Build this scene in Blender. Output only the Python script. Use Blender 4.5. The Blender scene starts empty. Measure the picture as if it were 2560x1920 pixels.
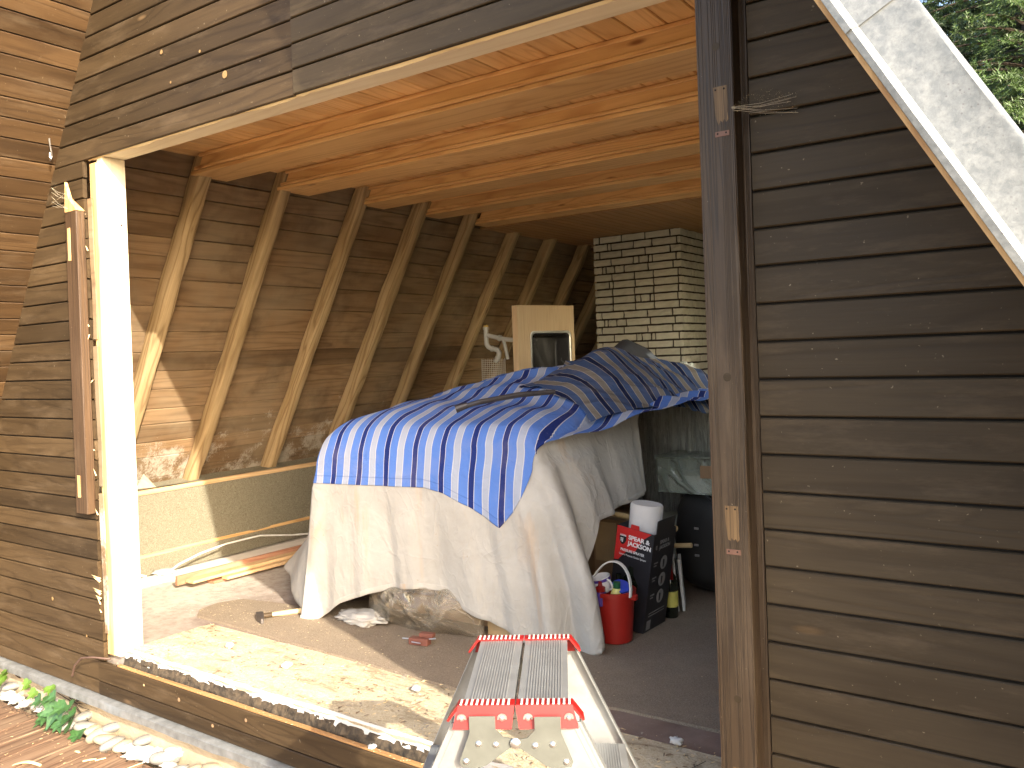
import bpy, bmesh, math, random
import numpy as np
from mathutils import Matrix, Vector, Euler, noise as mnoise

random.seed(7)
RNG = np.random.default_rng(7)
scene = bpy.context.scene
COL = scene.collection
R = math.radians

# ------------------------------------------------------------------ camera
cam_d = bpy.data.cameras.new("camera")
cam = bpy.data.objects.new("camera", cam_d)
COL.objects.link(cam)
cam_d.sensor_width = 36.0
cam_d.lens = 2081.75 / 2560 * 36.0
cam_d.shift_y = -63.8 / 2560
cam_d.clip_start = 0.02
cam_d.clip_end = 1500
cam.matrix_world = Matrix((
    (0.820818, 0.027146, 0.570544, 0.0),
    (0.570035, 0.024558, -0.821253, -1.9),
    (-0.036305, 0.99933, 0.004684, 1.25),
    (0, 0, 0, 1)))
scene.camera = cam

# ------------------------------------------------------------------ sky and sun
SUN_TO = Vector((2.1, -1.0, 1.1)).normalized()       # towards the sun
SUN_EL = math.asin(SUN_TO.z)
SUN_ROT = math.atan2(SUN_TO.x, SUN_TO.y)
world = bpy.data.worlds.new("World")
scene.world = world
world.use_nodes = True
wn = world.node_tree
wn.nodes.clear()
w_out = wn.nodes.new("ShaderNodeOutputWorld")
w_bg = wn.nodes.new("ShaderNodeBackground")
w_sky = wn.nodes.new("ShaderNodeTexSky")
w_sky.sky_type = 'NISHITA'
w_sky.sun_disc = False
w_sky.sun_elevation = SUN_EL
w_sky.sun_rotation = SUN_ROT
w_sky.dust_density = 4.0
w_sky.ozone_density = 0.4
w_sky.air_density = 0.9
w_bg.inputs["Strength"].default_value = 0.15
wn.links.new(w_sky.outputs[0], w_bg.inputs[0])
wn.links.new(w_bg.outputs[0], w_out.inputs[0])

sun_d = bpy.data.lights.new("sun", 'SUN')
sun_d.energy = 2.5
sun_d.angle = R(0.53)
sun_d.color = (1.0, 0.91, 0.76)
sun = bpy.data.objects.new("sun", sun_d)
COL.objects.link(sun)
sun.rotation_euler = SUN_TO.to_track_quat('Z', 'Y').to_euler()
sun.location = (6, -4, 6)

scene.render.engine = 'CYCLES'
scene.cycles.use_denoising = True
try:
    scene.cycles.denoiser = 'OPENIMAGEDENOISE'
except Exception:
    pass
scene.cycles.max_bounces = 10
scene.cycles.diffuse_bounces = 6
scene.cycles.transparent_max_bounces = 16
scene.cycles.sample_clamp_indirect = 6.0
scene.cycles.blur_glossy = 0.6
scene.view_settings.view_transform = 'Standard'
scene.view_settings.look = 'None'
scene.view_settings.exposure = 2.35
scene.view_settings.gamma = 1.0
scene.view_settings.use_curve_mapping = False

# ------------------------------------------------------------------ node helpers
class NT:
    def __init__(self, name):
        self.mat = bpy.data.materials.new(name)
        self.mat.use_nodes = True
        self.t = self.mat.node_tree
        self.t.nodes.clear()
        self.out = self.t.nodes.new("ShaderNodeOutputMaterial")

    def n(self, kind, **kw):
        nd = self.t.nodes.new("ShaderNode" + kind)
        for k, v in kw.items():
            if k.startswith("_"):
                setattr(nd, k[1:], v)
            else:
                key = k.replace("__", " ")
                if key.isdigit():
                    key = int(key)
                self.put(nd.inputs[key], v)
        return nd

    def put(self, sock, v):
        if isinstance(v, bpy.types.NodeSocket):
            self.t.links.new(v, sock)
        elif isinstance(v, bpy.types.Node):
            self.t.links.new(v.outputs[0], sock)
        else:
            if isinstance(v, (tuple, list)) and len(v) == 3 and sock.type == 'RGBA':
                v = (*v, 1)
            sock.default_value = v

    def m(self, op, a, b=0.5, c=None, clamp=False):
        nd = self.t.nodes.new("ShaderNodeMath")
        nd.operation = op
        nd.use_clamp = clamp
        self.put(nd.inputs[0], a)
        self.put(nd.inputs[1], b)
        if c is not None:
            self.put(nd.inputs[2], c)
        return nd.outputs[0]

    def vm(self, op, a, b):
        nd = self.t.nodes.new("ShaderNodeVectorMath")
        nd.operation = op
        self.put(nd.inputs[0], a)
        self.put(nd.inputs[1], b)
        return nd.outputs[0]

    def mix(self, f, a, b, blend='MIX'):
        nd = self.t.nodes.new("ShaderNodeMix")
        nd.data_type = 'RGBA'
        nd.blend_type = blend
        self.put(nd.inputs[0], f)
        self.put(nd.inputs[6], a)
        self.put(nd.inputs[7], b)
        return nd.outputs[2]

    def ramp(self, f, stops, interp='LINEAR'):
        nd = self.t.nodes.new("ShaderNodeValToRGB")
        cr = nd.color_ramp
        cr.interpolation = interp
        while len(cr.elements) < len(stops):
            cr.elements.new(0.5)
        for e, (p, c) in zip(cr.elements, stops):
            e.position = p
            e.color = (c, c, c, 1) if isinstance(c, (int, float)) else (*c, 1)
        self.put(nd.inputs[0], f)
        return nd.outputs[0]

    def noise(self, vec, scale, detail=3.0, rough=0.55, dist=0.0):
        nd = self.n("TexNoise", Scale=scale, Detail=detail, Roughness=rough, Distortion=dist)
        if vec is not None:
            self.put(nd.inputs["Vector"], vec)
        return nd.outputs[0]

    def obj_vec(self):
        tc = self.n("TexCoord")
        oi = self.n("ObjectInfo")
        r = self.m('MULTIPLY', oi.outputs["Random"], 37.0)
        cx = self.n("CombineXYZ", X=r, Y=self.m('MULTIPLY', r, 1.7), Z=self.m('MULTIPLY', r, 2.3))
        self.rand = oi.outputs["Random"]
        return self.vm('ADD', tc.outputs["Object"], cx.outputs[0])

    def bump(self, h, strength=0.3, dist=0.005):
        return self.n("Bump", Height=h, Strength=strength, Distance=dist).outputs[0]

    def bsdf(self, color, rough=0.6, normal=None, metal=0.0, spec=None, **kw):
        b = self.n("BsdfPrincipled", Base__Color=color, Roughness=rough, Metallic=metal)
        if normal is not None:
            self.put(b.inputs["Normal"], normal)
        if spec is not None:
            b.inputs["Specular IOR Level"].default_value = spec
        for k, v in kw.items():
            self.put(b.inputs[k.replace("__", " ")], v)
        self.b = b
        self.t.links.new(b.outputs[0], self.out.inputs[0])
        return b


def wood(name, dark, mid, light, rough=0.55, ring=9.0, contrast=0.5, knots=0.6, axis=0, bump=0.35,
         knot_col=None, var=0.35, extra=None, rough_var=0.12, spec=0.4, stretch=0.55, cross=7.0):
    k = NT(name)
    v = k.obj_vec()
    if axis == 2:
        s = k.n("SeparateXYZ", Vector=v)
        v = k.n("CombineXYZ", X=s.outputs[2], Y=s.outputs[1], Z=s.outputs[0]).outputs[0]
    elif axis == 1:
        s = k.n("SeparateXYZ", Vector=v)
        v = k.n("CombineXYZ", X=s.outputs[1], Y=s.outputs[0], Z=s.outputs[2]).outputs[0]
    # knots bend the grain around them
    kv = k.vm('MULTIPLY', v, (2.3, 3.0, 8.0))
    vor = k.n("TexVoronoi", Vector=kv, Scale=1.0, Randomness=1.0)
    kd = vor.outputs["Distance"]
    low = k.noise(k.vm('MULTIPLY', v, (stretch, cross, cross)), 1.0, 2.0, 0.45, 0.25)
    kd_in = k.ramp(kd, [(0.0, 1.0), (0.35, 0.0)])
    lowk = k.m('ADD', low, k.m('MULTIPLY', kd_in, 0.10 * knots))
    rings = k.m('PINGPONG', k.m('MULTIPLY', lowk, k.m('ADD', ring * .65, k.m('MULTIPLY', k.rand, ring * .8))), 0.5)
    rings = k.m('MULTIPLY', rings, 2.0)
    late = k.ramp(rings, [(0.0, 0.0), (0.55, 0.15), (0.85, 0.75), (1.0, 1.0)])
    fib = k.noise(k.vm('MULTIPLY', v, (4.0, 130.0, 130.0)), 1.0, 3.0, 0.7)
    blotch = k.noise(k.vm('MULTIPLY', v, (2.2, 9.0, 9.0)), 1.0, 4.0, 0.6)
    c = k.mix(k.ramp(blotch, [(0.3, 0.0), (0.7, 1.0)]), mid, light)
    c = k.mix(k.m('MULTIPLY', late, contrast), c, dark)
    c = k.mix(k.m('MULTIPLY', k.ramp(fib, [(0.35, 0.0), (0.75, 1.0)]), 0.4 * contrast + 0.12), c, dark)
    if knots > 0:
        core = k.ramp(kd, [(0.045, 1.0), (0.10, 0.0)])
        sel = k.m('GREATER_THAN', k.n("SeparateColor", Color=vor.outputs["Color"]).outputs[0], 1.0 - 0.45 * knots)
        c = k.mix(k.m('MULTIPLY', k.m('MULTIPLY', core, sel), 0.85), c, knot_col or dark)
    # board to board difference
    rv = k.ramp(k.rand, [(0.0, 1.0 - var), (1.0, 1.0 + var)])
    c = k.mix(1.0, c, rv, 'MULTIPLY')
    h = k.m('ADD', k.m('MULTIPLY', late, -0.5), k.m('MULTIPLY', fib, 0.6))
    rgh = k.m('ADD', k.m('MULTIPLY', blotch, rough_var * 2), rough - rough_var)
    if extra:
        c, h, rgh = extra(k, v, c, h, rgh)
    k.bsdf(c, rgh, k.bump(h, bump, 0.002), spec=spec)
    return k.mat


def dusty(k, v, c, h, rgh):          # pale dust, cobweb threads and weathering patches on the outside boards
    d = k.noise(k.vm('MULTIPLY', v, (3.0, 14.0, 14.0)), 1.0, 6.0, 0.7)
    c = k.mix(k.m('MULTIPLY', k.ramp(d, [(0.52, 0.0), (0.8, 1.0)]), 0.32), c, (0.20, 0.145, 0.09))
    sp = k.noise(k.vm('MULTIPLY', v, (90.0, 90.0, 90.0)), 1.0, 2.0, 0.5)
    c = k.mix(k.m('MULTIPLY', k.ramp(sp, [(0.73, 0.0), (0.78, 1.0)]), 0.3), c, (0.5, 0.42, 0.3))
    return c, h, rgh


def mouldy(k, v, c, h, rgh):         # grey weathering and white bloom low on the lining
    geo = k.n("NewGeometry")
    z = k.n("SeparateXYZ", Vector=geo.outputs["Position"]).outputs[2]
    g = k.noise(geo.outputs["Position"], 1.6, 4.0, 0.6)
    c = k.mix(k.m('MULTIPLY', k.ramp(g, [(0.42, 0.0), (0.7, 1.0)]), 0.55), c, (0.27, 0.22, 0.15))
    g2 = k.noise(geo.outputs["Position"], 3.1, 5.0, 0.65)
    c = k.mix(k.m('MULTIPLY', k.ramp(g2, [(0.52, 0.0), (0.72, 1.0)]), 0.5), c, (0.06, 0.035, 0.02))
    zf = k.ramp(k.m('MULTIPLY', z, 0.5), [(0.3, 0.32), (0.62, 0.0)])
    p = k.noise(geo.outputs["Position"], 6.0, 3.0, 0.6)
    f = k.noise(k.vm('MULTIPLY', geo.outputs["Position"], (60.0, 70.0, 40.0)), 1.0, 5.0, 0.8, 1.2)
    t = k.m('ADD', k.m('ADD', k.m('MULTIPLY', p, 0.75), k.m('MULTIPLY', f, 0.5)), zf)
    c = k.mix(k.m('MULTIPLY', k.ramp(t, [(0.90, 0.0), (1.06, 1.0)]), 0.6), c, (0.50, 0.46, 0.39))
    return c, h, rgh


M = {}
M['siding'] = wood("dark stained boards", (0.018, 0.0105, 0.0048), (0.046, 0.0290, 0.0135), (0.066, 0.0420, 0.0200), 0.58, 11, 0.42, 0.9, bump=0.4, knot_col=(0.19, 0.12, 0.06), extra=dusty, spec=0.25)
M['siding_shade'] = wood("dark stained boards smooth", (0.026, 0.0175, 0.0088), (0.051, 0.0360, 0.0195), (0.063, 0.0455, 0.0252), 0.58, 10, 0.36, 0.9, bump=0.32, knot_col=(0.075, 0.045, 0.018), extra=dusty, var=0.10, spec=0.25)
M['soffit'] = wood("brown stained soffit boards", (0.021, 0.010, 0.004), (0.053, 0.029, 0.0120), (0.088, 0.050, 0.021), 0.48, 10, 0.45, 0.5, bump=0.45, knot_col=(0.08, 0.03, 0.012), extra=dusty, spec=0.4)
M['post'] = wood("dark weathered post", (0.018, 0.011, 0.006), (0.054, 0.034, 0.0175), (0.078, 0.050, 0.027), 0.52, 20, 0.75, 0.2, axis=2, bump=0.9, extra=dusty, spec=0.4, cross=26.0, stretch=0.3, var=0.0)
M['batten'] = wood("brown trim wood", (0.022, 0.012, 0.0065), (0.066, 0.037, 0.0185), (0.095, 0.055, 0.028), 0.5, 14, 0.6, 0.2, axis=2, bump=0.5, extra=dusty, cross=20.0, stretch=0.3, var=0.0)
M['pine'] = wood("varnished orange pine", (0.42, 0.185, 0.055), (0.71, 0.43, 0.170), (0.78, 0.51, 0.235), 0.42, 12, 0.5, 0.55, bump=0.12, knot_col=(0.20, 0.06, 0.015), var=0.13, spec=0.4)
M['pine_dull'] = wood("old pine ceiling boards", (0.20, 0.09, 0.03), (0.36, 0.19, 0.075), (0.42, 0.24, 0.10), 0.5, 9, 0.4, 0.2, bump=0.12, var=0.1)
M['ceiling'] = wood("orange pine tongue and groove", (0.44, 0.20, 0.065), (0.70, 0.425, 0.175), (0.77, 0.51, 0.24), 0.42, 10, 0.45, 0.7, bump=0.1, knot_col=(0.24, 0.08, 0.02), var=0.12)
M['pale'] = wood("pale planed spruce", (0.55, 0.42, 0.25), (0.76, 0.66, 0.47), (0.82, 0.73, 0.55), 0.5, 8, 0.25, 0.35, bump=0.08, knot_col=(0.55, 0.36, 0.18), var=0.03)
M['pale_z'] = wood("pale planed spruce upright", (0.55, 0.42, 0.25), (0.78, 0.69, 0.50), (0.84, 0.76, 0.58), 0.5, 8, 0.25, 0.3, axis=2, bump=0.08, knot_col=(0.55, 0.36, 0.18), var=0.0)
M['stud'] = wood("rough orange stud", (0.30, 0.13, 0.04), (0.60, 0.36, 0.14), (0.72, 0.48, 0.22), 0.6, 9, 0.5, 0.5, axis=2, bump=0.4, knot_col=(0.25, 0.1, 0.03), var=0.05)
M['lining'] = wood("old brown roof boards", (0.065, 0.036, 0.017), (0.20, 0.122, 0.062), (0.27, 0.178, 0.098), 0.75, 8, 0.42, 0.5, bump=0.35, knot_col=(0.05, 0.025, 0.012), var=0.3, extra=mouldy, spec=0.15)
M['rafter'] = wood("old rough rafter", (0.14, 0.08, 0.032), (0.37, 0.26, 0.13), (0.48, 0.355, 0.20), 0.7, 9, 0.6, 0.5, bump=0.5, knot_col=(0.12, 0.06, 0.03), var=0.12, spec=0.2)
M['plank'] = wood("sawn plank", (0.34, 0.17, 0.07), (0.60, 0.40, 0.20), (0.70, 0.51, 0.29), 0.6, 8, 0.4, 0.4, bump=0.2, var=0.1)
M['red_plank'] = wood("reddish sawn plank", (0.20, 0.07, 0.035), (0.40, 0.18, 0.10), (0.52, 0.30, 0.19), 0.6, 8, 0.5, 0.3, bump=0.2, var=0.1)
M['splinter'] = wood("fresh splintered wood", (0.45, 0.28, 0.12), (0.72, 0.54, 0.28), (0.80, 0.66, 0.40), 0.7, 8, 0.3, 0.0, bump=0.3, var=0.15)
M['worktop'] = wood("oak laminate", (0.34, 0.23, 0.13), (0.47, 0.34, 0.20), (0.53, 0.40, 0.25), 0.45, 30, 0.4, 0.0, axis=2, bump=0.05, cross=14.0, stretch=0.3, var=0.0)
M['edge'] = wood("light edge band", (0.62, 0.42, 0.22), (0.76, 0.56, 0.33), (0.82, 0.63, 0.40), 0.5, 12, 0.25, 0.0, axis=2, bump=0.05, var=0.0)
M['deck'] = wood("weathered deck boards", (0.055, 0.028, 0.018), (0.185, 0.105, 0.062), (0.26, 0.175, 0.11), 0.75, 13, 0.65, 0.25, bump=0.7, var=0.16, spec=0.2)
M['handle'] = wood("hammer handle ash", (0.42, 0.28, 0.12), (0.62, 0.46, 0.23), (0.70, 0.54, 0.30), 0.5, 8, 0.3, 0.0, bump=0.1, var=0.0)


def plain(name, col, rough=0.5, metal=0.0, nscale=20.0, namt=0.15, bump=0.0, bscale=60.0, spec=None, **kw):
    k = NT(name)
    v = k.obj_vec()
    n1 = k.noise(v, nscale, 4.0, 0.6)
    f = k.ramp(n1, [(0.25, 1.0 - namt), (0.75, 1.0 + namt)])
    c = k.mix(1.0, col, f, 'MULTIPLY')
    nm = None
    if bump > 0:
        nm = k.bump(k.noise(v, bscale, 5.0, 0.65), bump, 0.004)
    rr = k.m('ADD', k.m('MULTIPLY', n1, 0.16), rough - 0.08)
    k.bsdf(c, rr, nm, metal, spec, **kw)
    return k.mat


M['gap'] = plain("black sheathing paper", (0.010, 0.007, 0.005), 0.9)
M['black'] = plain("black plastic", (0.018, 0.018, 0.018), 0.45)
M['black_cloth'] = plain("black nylon", (0.018, 0.017, 0.015), 0.62, bump=0.3, bscale=25.0)
M['dark_tex'] = plain("dark blue-grey cloth", (0.035, 0.038, 0.048), 0.8, bump=0.4, bscale=18.0)
M['grey_pipe'] = plain("grey pipe plastic", (0.42, 0.41, 0.37), 0.42, namt=0.06)
M['ochre'] = plain("yellow seal ring", (0.62, 0.42, 0.08), 0.5)
M['steel'] = plain("brushed steel", (0.55, 0.54, 0.52), 0.32, 0.9, 40, 0.08)
M['dark_steel'] = plain("dark reflecting steel bowl", (0.05, 0.047, 0.045), 0.25, 0.3, 12, 0.2)
M['wire'] = plain("galvanised wire", (0.62, 0.60, 0.54), 0.5, 0.5, namt=0.2)
M['wire_dark'] = plain("rusty wire", (0.10, 0.06, 0.045), 0.6, 0.4)
M['white_cable'] = plain("white cable", (0.72, 0.70, 0.66), 0.5)
M['white_board'] = plain("dusty white board", (0.70, 0.66, 0.60), 0.7, namt=0.12, nscale=8)
M['plaster'] = plain("white plaster", (0.52, 0.50, 0.46), 0.85, bump=0.4, bscale=90)
M['red_plastic'] = plain("red plastic", (0.24, 0.006, 0.005), 0.45, namt=0.08)
M['bucket'] = plain("red bucket plastic", (0.33, 0.016, 0.010), 0.42, namt=0.1, nscale=12)
M['rib'] = plain("worn pale ribs", (0.52, 0.44, 0.40), 0.45, namt=0.1)
M['white_plastic'] = plain("white plastic", (0.74, 0.72, 0.66), 0.4, namt=0.06)
M['ceramic'] = plain("white ceramic", (0.72, 0.71, 0.70), 0.18, namt=0.03)
M['blue_plastic'] = plain("blue plastic", (0.03, 0.07, 0.50), 0.35)
M['purple'] = plain("purple label", (0.09, 0.05, 0.28), 0.4)
M['tub_back'] = plain('pale grey green wrap', (0.60, 0.62, 0.54), 0.6, namt=0.3, nscale=5)
M['lemon'] = plain("pale yellow plastic", (0.70, 0.66, 0.22), 0.4)
M['green_cap'] = plain("dark green cap", (0.015, 0.10, 0.04), 0.35)
M['foam'] = plain("white foam roll", (0.72, 0.68, 0.63), 0.8, namt=0.05, bump=0.25, bscale=40)
M['card'] = plain("brown cardboard", (0.26, 0.16, 0.085), 0.8, namt=0.1, nscale=6)
M['card_light'] = plain("tan plywood", (0.42, 0.29, 0.15), 0.7, namt=0.15, nscale=7)
M['box_black'] = plain("black printed card", (0.016, 0.015, 0.018), 0.45)
M['box_red'] = plain("red printed card", (0.55, 0.025, 0.022), 0.45, namt=0.06)
M['print_white'] = plain("white print", (0.78, 0.77, 0.75), 0.5, namt=0.03)
M['print_grey'] = plain("grey print", (0.24, 0.23, 0.22), 0.5, namt=0.03)
M['cane'] = plain("bamboo cane", (0.48, 0.34, 0.16), 0.5, namt=0.2, nscale=30)
M['bottle'] = plain("dark bottle glass", (0.010, 0.013, 0.008), 0.08, spec=0.6)
M['label_y'] = plain("yellow paper label", (0.62, 0.55, 0.12), 0.6)
M['label_w'] = plain("white paper label", (0.66, 0.63, 0.58), 0.6)
M['brick_red'] = plain("red brown block", (0.16, 0.055, 0.035), 0.7, namt=0.25, bump=0.3)
M['mortar'] = plain("dark mortar", (0.028, 0.019, 0.012), 0.9)
def mk_brick():
    k = NT("pale split-face brick")
    v = k.obj_vec()
    n1 = k.noise(v, 22.0, 5.0, 0.65)
    n2 = k.noise(v, 5.0, 3.0, 0.5)
    c = k.mix(k.ramp(n1, [(0.35, 0.0), (0.7, 1.0)]), (0.50, 0.475, 0.40), (0.58, 0.555, 0.48))
    c = k.mix(k.m('MULTIPLY', k.ramp(n2, [(0.5, 0.0), (0.75, 1.0)]), 0.15), c, (0.32, 0.27, 0.19))
    c = k.mix(1.0, c, k.ramp(k.rand, [(0.0, 0.90), (1.0, 1.06)]), 'MULTIPLY')
    k.bsdf(c, 0.85, k.bump(k.noise(v, 28.0, 5.0, 0.65), 0.7, 0.004), spec=.15)
    return k.mat
M['brick'] = mk_brick()
M['pebble'] = plain("grey beach pebble", (0.19, 0.18, 0.16), 0.6, namt=0.35, nscale=14, bump=0.15, bscale=50)
M['pebble_tan'] = plain("tan beach pebble", (0.27, 0.22, 0.15), 0.6, namt=0.25, nscale=14, bump=0.15, bscale=50)
M['shell'] = plain("bleached shell", (0.44, 0.42, 0.38), 0.6, namt=0.3, nscale=25, bump=0.5, bscale=45)
M['hammer_steel'] = plain("hammer steel", (0.18, 0.16, 0.15), 0.45, 0.8, namt=0.25)
M['dark_red_lino'] = plain("red floor paint", (0.21, 0.075, 0.062), 0.55, namt=0.25, nscale=9)
M['iron'] = plain("dark strap", (0.05, 0.045, 0.045), 0.4, 0.4)
M['bark'] = plain("conifer bark", (0.045, 0.032, 0.02), 0.9, bump=0.5)
M['needles'] = plain("conifer needles", (0.040, 0.078, 0.014), 0.55, namt=0.45, nscale=2.2)
M['needles_dark'] = plain("dark conifer needles", (0.018, 0.038, 0.010), 0.6, namt=0.4, nscale=2.2)
M['ivy'] = plain("ivy leaf", (0.035, 0.085, 0.025), 0.38, namt=0.35, nscale=9)
M['ivy_young'] = plain("young ivy leaf", (0.075, 0.135, 0.018), 0.4, namt=0.2, nscale=9)
M['soil'] = plain("garden ground", (0.22, 0.19, 0.11), 0.95, namt=0.4, nscale=1.5, bump=0.5, bscale=8)
M['roofing'] = plain("dark roof sheeting", (0.05, 0.048, 0.046), 0.8, bump=0.3)
M['web'] = plain("cobweb silk", (0.62, 0.56, 0.44), 0.7)
M['dirt'] = plain("clinging debris", (0.55, 0.44, 0.26), 0.8)
M['dark_core'] = plain("dark rotten edge", (0.050, 0.036, 0.022), 0.95, namt=0.9, nscale=40, bump=1.0, bscale=50)


def mk_render_plinth():
    k = NT("cream rendered plinth")
    v = k.obj_vec()
    a = k.noise(v, 5.0, 5.0, 0.65)
    c = k.mix(k.ramp(a, [(0.35, 0.0), (0.7, 1.0)]), (0.36, 0.28, 0.18), (0.50, 0.41, 0.29))
    k.bsdf(c, 0.9, k.bump(k.noise(v, 70.0, 5.0, 0.7), 0.7, 0.006))
    return k.mat
M['plinth'] = mk_render_plinth()


def mk_woodwool():
    k = NT("wood wool board")
    v = k.obj_vec()
    a = k.noise(v, 75.0, 3.0, 0.7, 2.5)
    b = k.noise(v, 4.0, 3.0, 0.5)
    c = k.mix(k.ramp(a, [(0.3, 0.0), (0.7, 1.0)]), (0.15, 0.13, 0.085), (0.36, 0.33, 0.245))
    c = k.mix(k.m('MULTIPLY', b, 0.35), c, (0.24, 0.215, 0.15))
    k.bsdf(c, 0.9, k.bump(a, 1.0, 0.008), spec=0.1)
    return k.mat
M['woodwool'] = mk_woodwool()


def mk_zinc():
    k = NT("galvanised zinc sheet")
    v = k.obj_vec()
    vo = k.n("TexVoronoi", Vector=v, Scale=160.0, Randomness=1.0)
    sp = k.n("SeparateColor", Color=vo.outputs["Color"]).outputs[0]
    cl = k.noise(v, 70.0, 7.0, 0.78, 0.25)
    c = k.mix(sp, (0.17, 0.18, 0.18), (0.20, 0.21, 0.21))
    c = k.mix(k.m('MULTIPLY', k.ramp(cl, [(0.42, 0.0), (0.7, 1.0)]), 0.6), c, (0.29, 0.30, 0.295))
    dots = k.n("TexVoronoi", Vector=v, Scale=150.0, Randomness=1.0)
    dsel = k.m('GREATER_THAN', k.n("SeparateColor", Color=dots.outputs["Color"]).outputs[1], 0.72)
    dcl = k.ramp(k.noise(v, 7.0, 2.0, 0.5), [(0.45, 0.0), (0.6, 1.0)])
    dm = k.m('MULTIPLY', k.m('MULTIPLY', k.ramp(dots.outputs["Distance"], [(0.16, 1.0), (0.26, 0.0)]), dsel), dcl)
    c = k.mix(k.m('MULTIPLY', dm, 0.8), c, (0.13, 0.12, 0.12))
    met = k.m('SUBTRACT', 0.55, k.m('MULTIPLY', k.ramp(cl, [(0.42, 0.0), (0.7, 1.0)]), 0.4))
    k.bsdf(c, 0.46, k.bump(cl, 0.15, 0.002), met)
    return k.mat
M['zinc'] = mk_zinc()
M['zinc_old'] = plain("old bent zinc strip", (0.20, 0.205, 0.20), 0.5, 0.4, 25, 0.35)


def mk_alu(name, base, rough, metal=0.9):
    k = NT(name)
    v = k.obj_vec()
    sc = k.noise(k.vm('MULTIPLY', v, (60.0, 8.0, 60.0)), 1.0, 5.0, 0.7)
    bl = k.noise(v, 22.0, 5.0, 0.65)
    c = k.mix(k.ramp(bl, [(0.35, 0.0), (0.75, 1.0)]), tuple(x * 0.82 for x in base), base)
    st = k.noise(v, 11.0, 3.0, 0.5)
    c = k.mix(k.m('MULTIPLY', k.ramp(st, [(0.66, 0.0), (0.74, 1.0)]), 0.5), c, (0.55, 0.40, 0.16))
    r = k.m('ADD', k.m('MULTIPLY', bl, 0.35), rough - 0.15)
    k.bsdf(c, r, k.bump(sc, 0.12, 0.002), metal)
    return k.mat
M['alu'] = mk_alu("scuffed aluminium", (0.30, 0.31, 0.31), 0.40, .5)
M['plate'] = mk_alu("galvanised hinge plate", (0.13, 0.135, 0.118), 0.5, 0.4)


def mk_chip():
    k = NT("sawdust on chipboard")
    v = k.obj_vec()
    a = k.noise(v, 9.0, 6.0, 0.7)
    b = k.noise(v, 120.0, 4.0, 0.7, 1.0)
    d = k.noise(k.vm('MULTIPLY', v, (5.0, 16.0, 5.0)), 1.0, 6.0, 0.75, 0.8)
    c = k.mix(k.ramp(b, [(0.3, 0.0), (0.7, 1.0)]), (0.42, 0.33, 0.20), (0.62, 0.54, 0.39))
    c = k.mix(k.m('MULTIPLY', k.ramp(d, [(0.50, 0.0), (0.68, 1.0)]), 0.7), c, (0.17, 0.105, 0.05))
    c = k.mix(k.m('MULTIPLY', k.ramp(a, [(0.58, 0.0), (0.70, 1.0)]), 0.6), c, (0.66, 0.58, 0.44))
    h = k.m('ADD', k.m('MULTIPLY', b, 0.6), a)
    k.bsdf(c, 0.85, k.bump(h, 0.9, 0.008), spec=0.15)
    return k.mat
M['chip'] = mk_chip()


def mk_floor():
    k = NT("dusty dark red floor")
    v = k.obj_vec()
    a = k.noise(v, 5.0, 6.0, 0.7)
    b = k.noise(v, 160.0, 3.0, 0.7)
    c = k.mix(k.ramp(a, [(0.3, 0.0), (0.7, 1.0)]), (0.13, 0.080, 0.060), (0.23, 0.165, 0.130))
    s = k.n("SeparateXYZ", Vector=k.n("NewGeometry").outputs["Position"])
    # sawdust lies thick near the left jamb
    ax = k.ramp(k.m('ADD', k.m('MULTIPLY', s.outputs[0], -1.0), k.m('MULTIPLY', s.outputs[1], -0.45)), [(0.0, 0.0), (1.0, 1.0)])
    ax = k.ramp(k.m('ADD', k.m('SUBTRACT', k.m('MULTIPLY', s.outputs[0], -0.55), 1.45), k.m('MULTIPLY', a, 0.5)), [(0.55, 0.0), (0.95, 1.0)])
    t = k.m('MULTIPLY', ax, k.ramp(k.noise(v, 26.0, 5.0, 0.75), [(0.30, 0.45), (0.55, 1.0)]))
    c = k.mix(t, c, (0.47, 0.43, 0.375))
    c = k.mix(k.m('MULTIPLY', k.ramp(b, [(0.66, 0.0), (0.74, 1.0)]), 0.7), c, (0.68, 0.6, 0.48))
    k.bsdf(c, 0.7, k.bump(a, 0.3, 0.004))
    return k.mat
M['lino'] = mk_floor()


def mk_carpet():
    k = NT("brown felt carpet")
    v = k.obj_vec()
    a = k.noise(v, 260.0, 3.0, 0.75, 1.0)
    b = k.noise(v, 7.0, 5.0, 0.65)
    c = k.mix(k.ramp(a, [(0.3, 0.0), (0.72, 1.0)]), (0.12, 0.088, 0.062), (0.36, 0.29, 0.215))
    c = k.mix(k.m('MULTIPLY', k.ramp(b, [(0.45, 0.0), (0.75, 1.0)]), 0.4), c, (0.33, 0.27, 0.19))
    d = k.noise(v, 75.0, 4.0, 0.7)
    c = k.mix(k.m('MULTIPLY', k.ramp(d, [(0.66, 0.0), (0.76, 1.0)]), 0.6), c, (0.55, 0.45, 0.3))
    k.bsdf(c, 0.95, k.bump(a, 0.8, 0.004), spec=0.05)
    return k.mat
M['carpet'] = mk_carpet()


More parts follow.
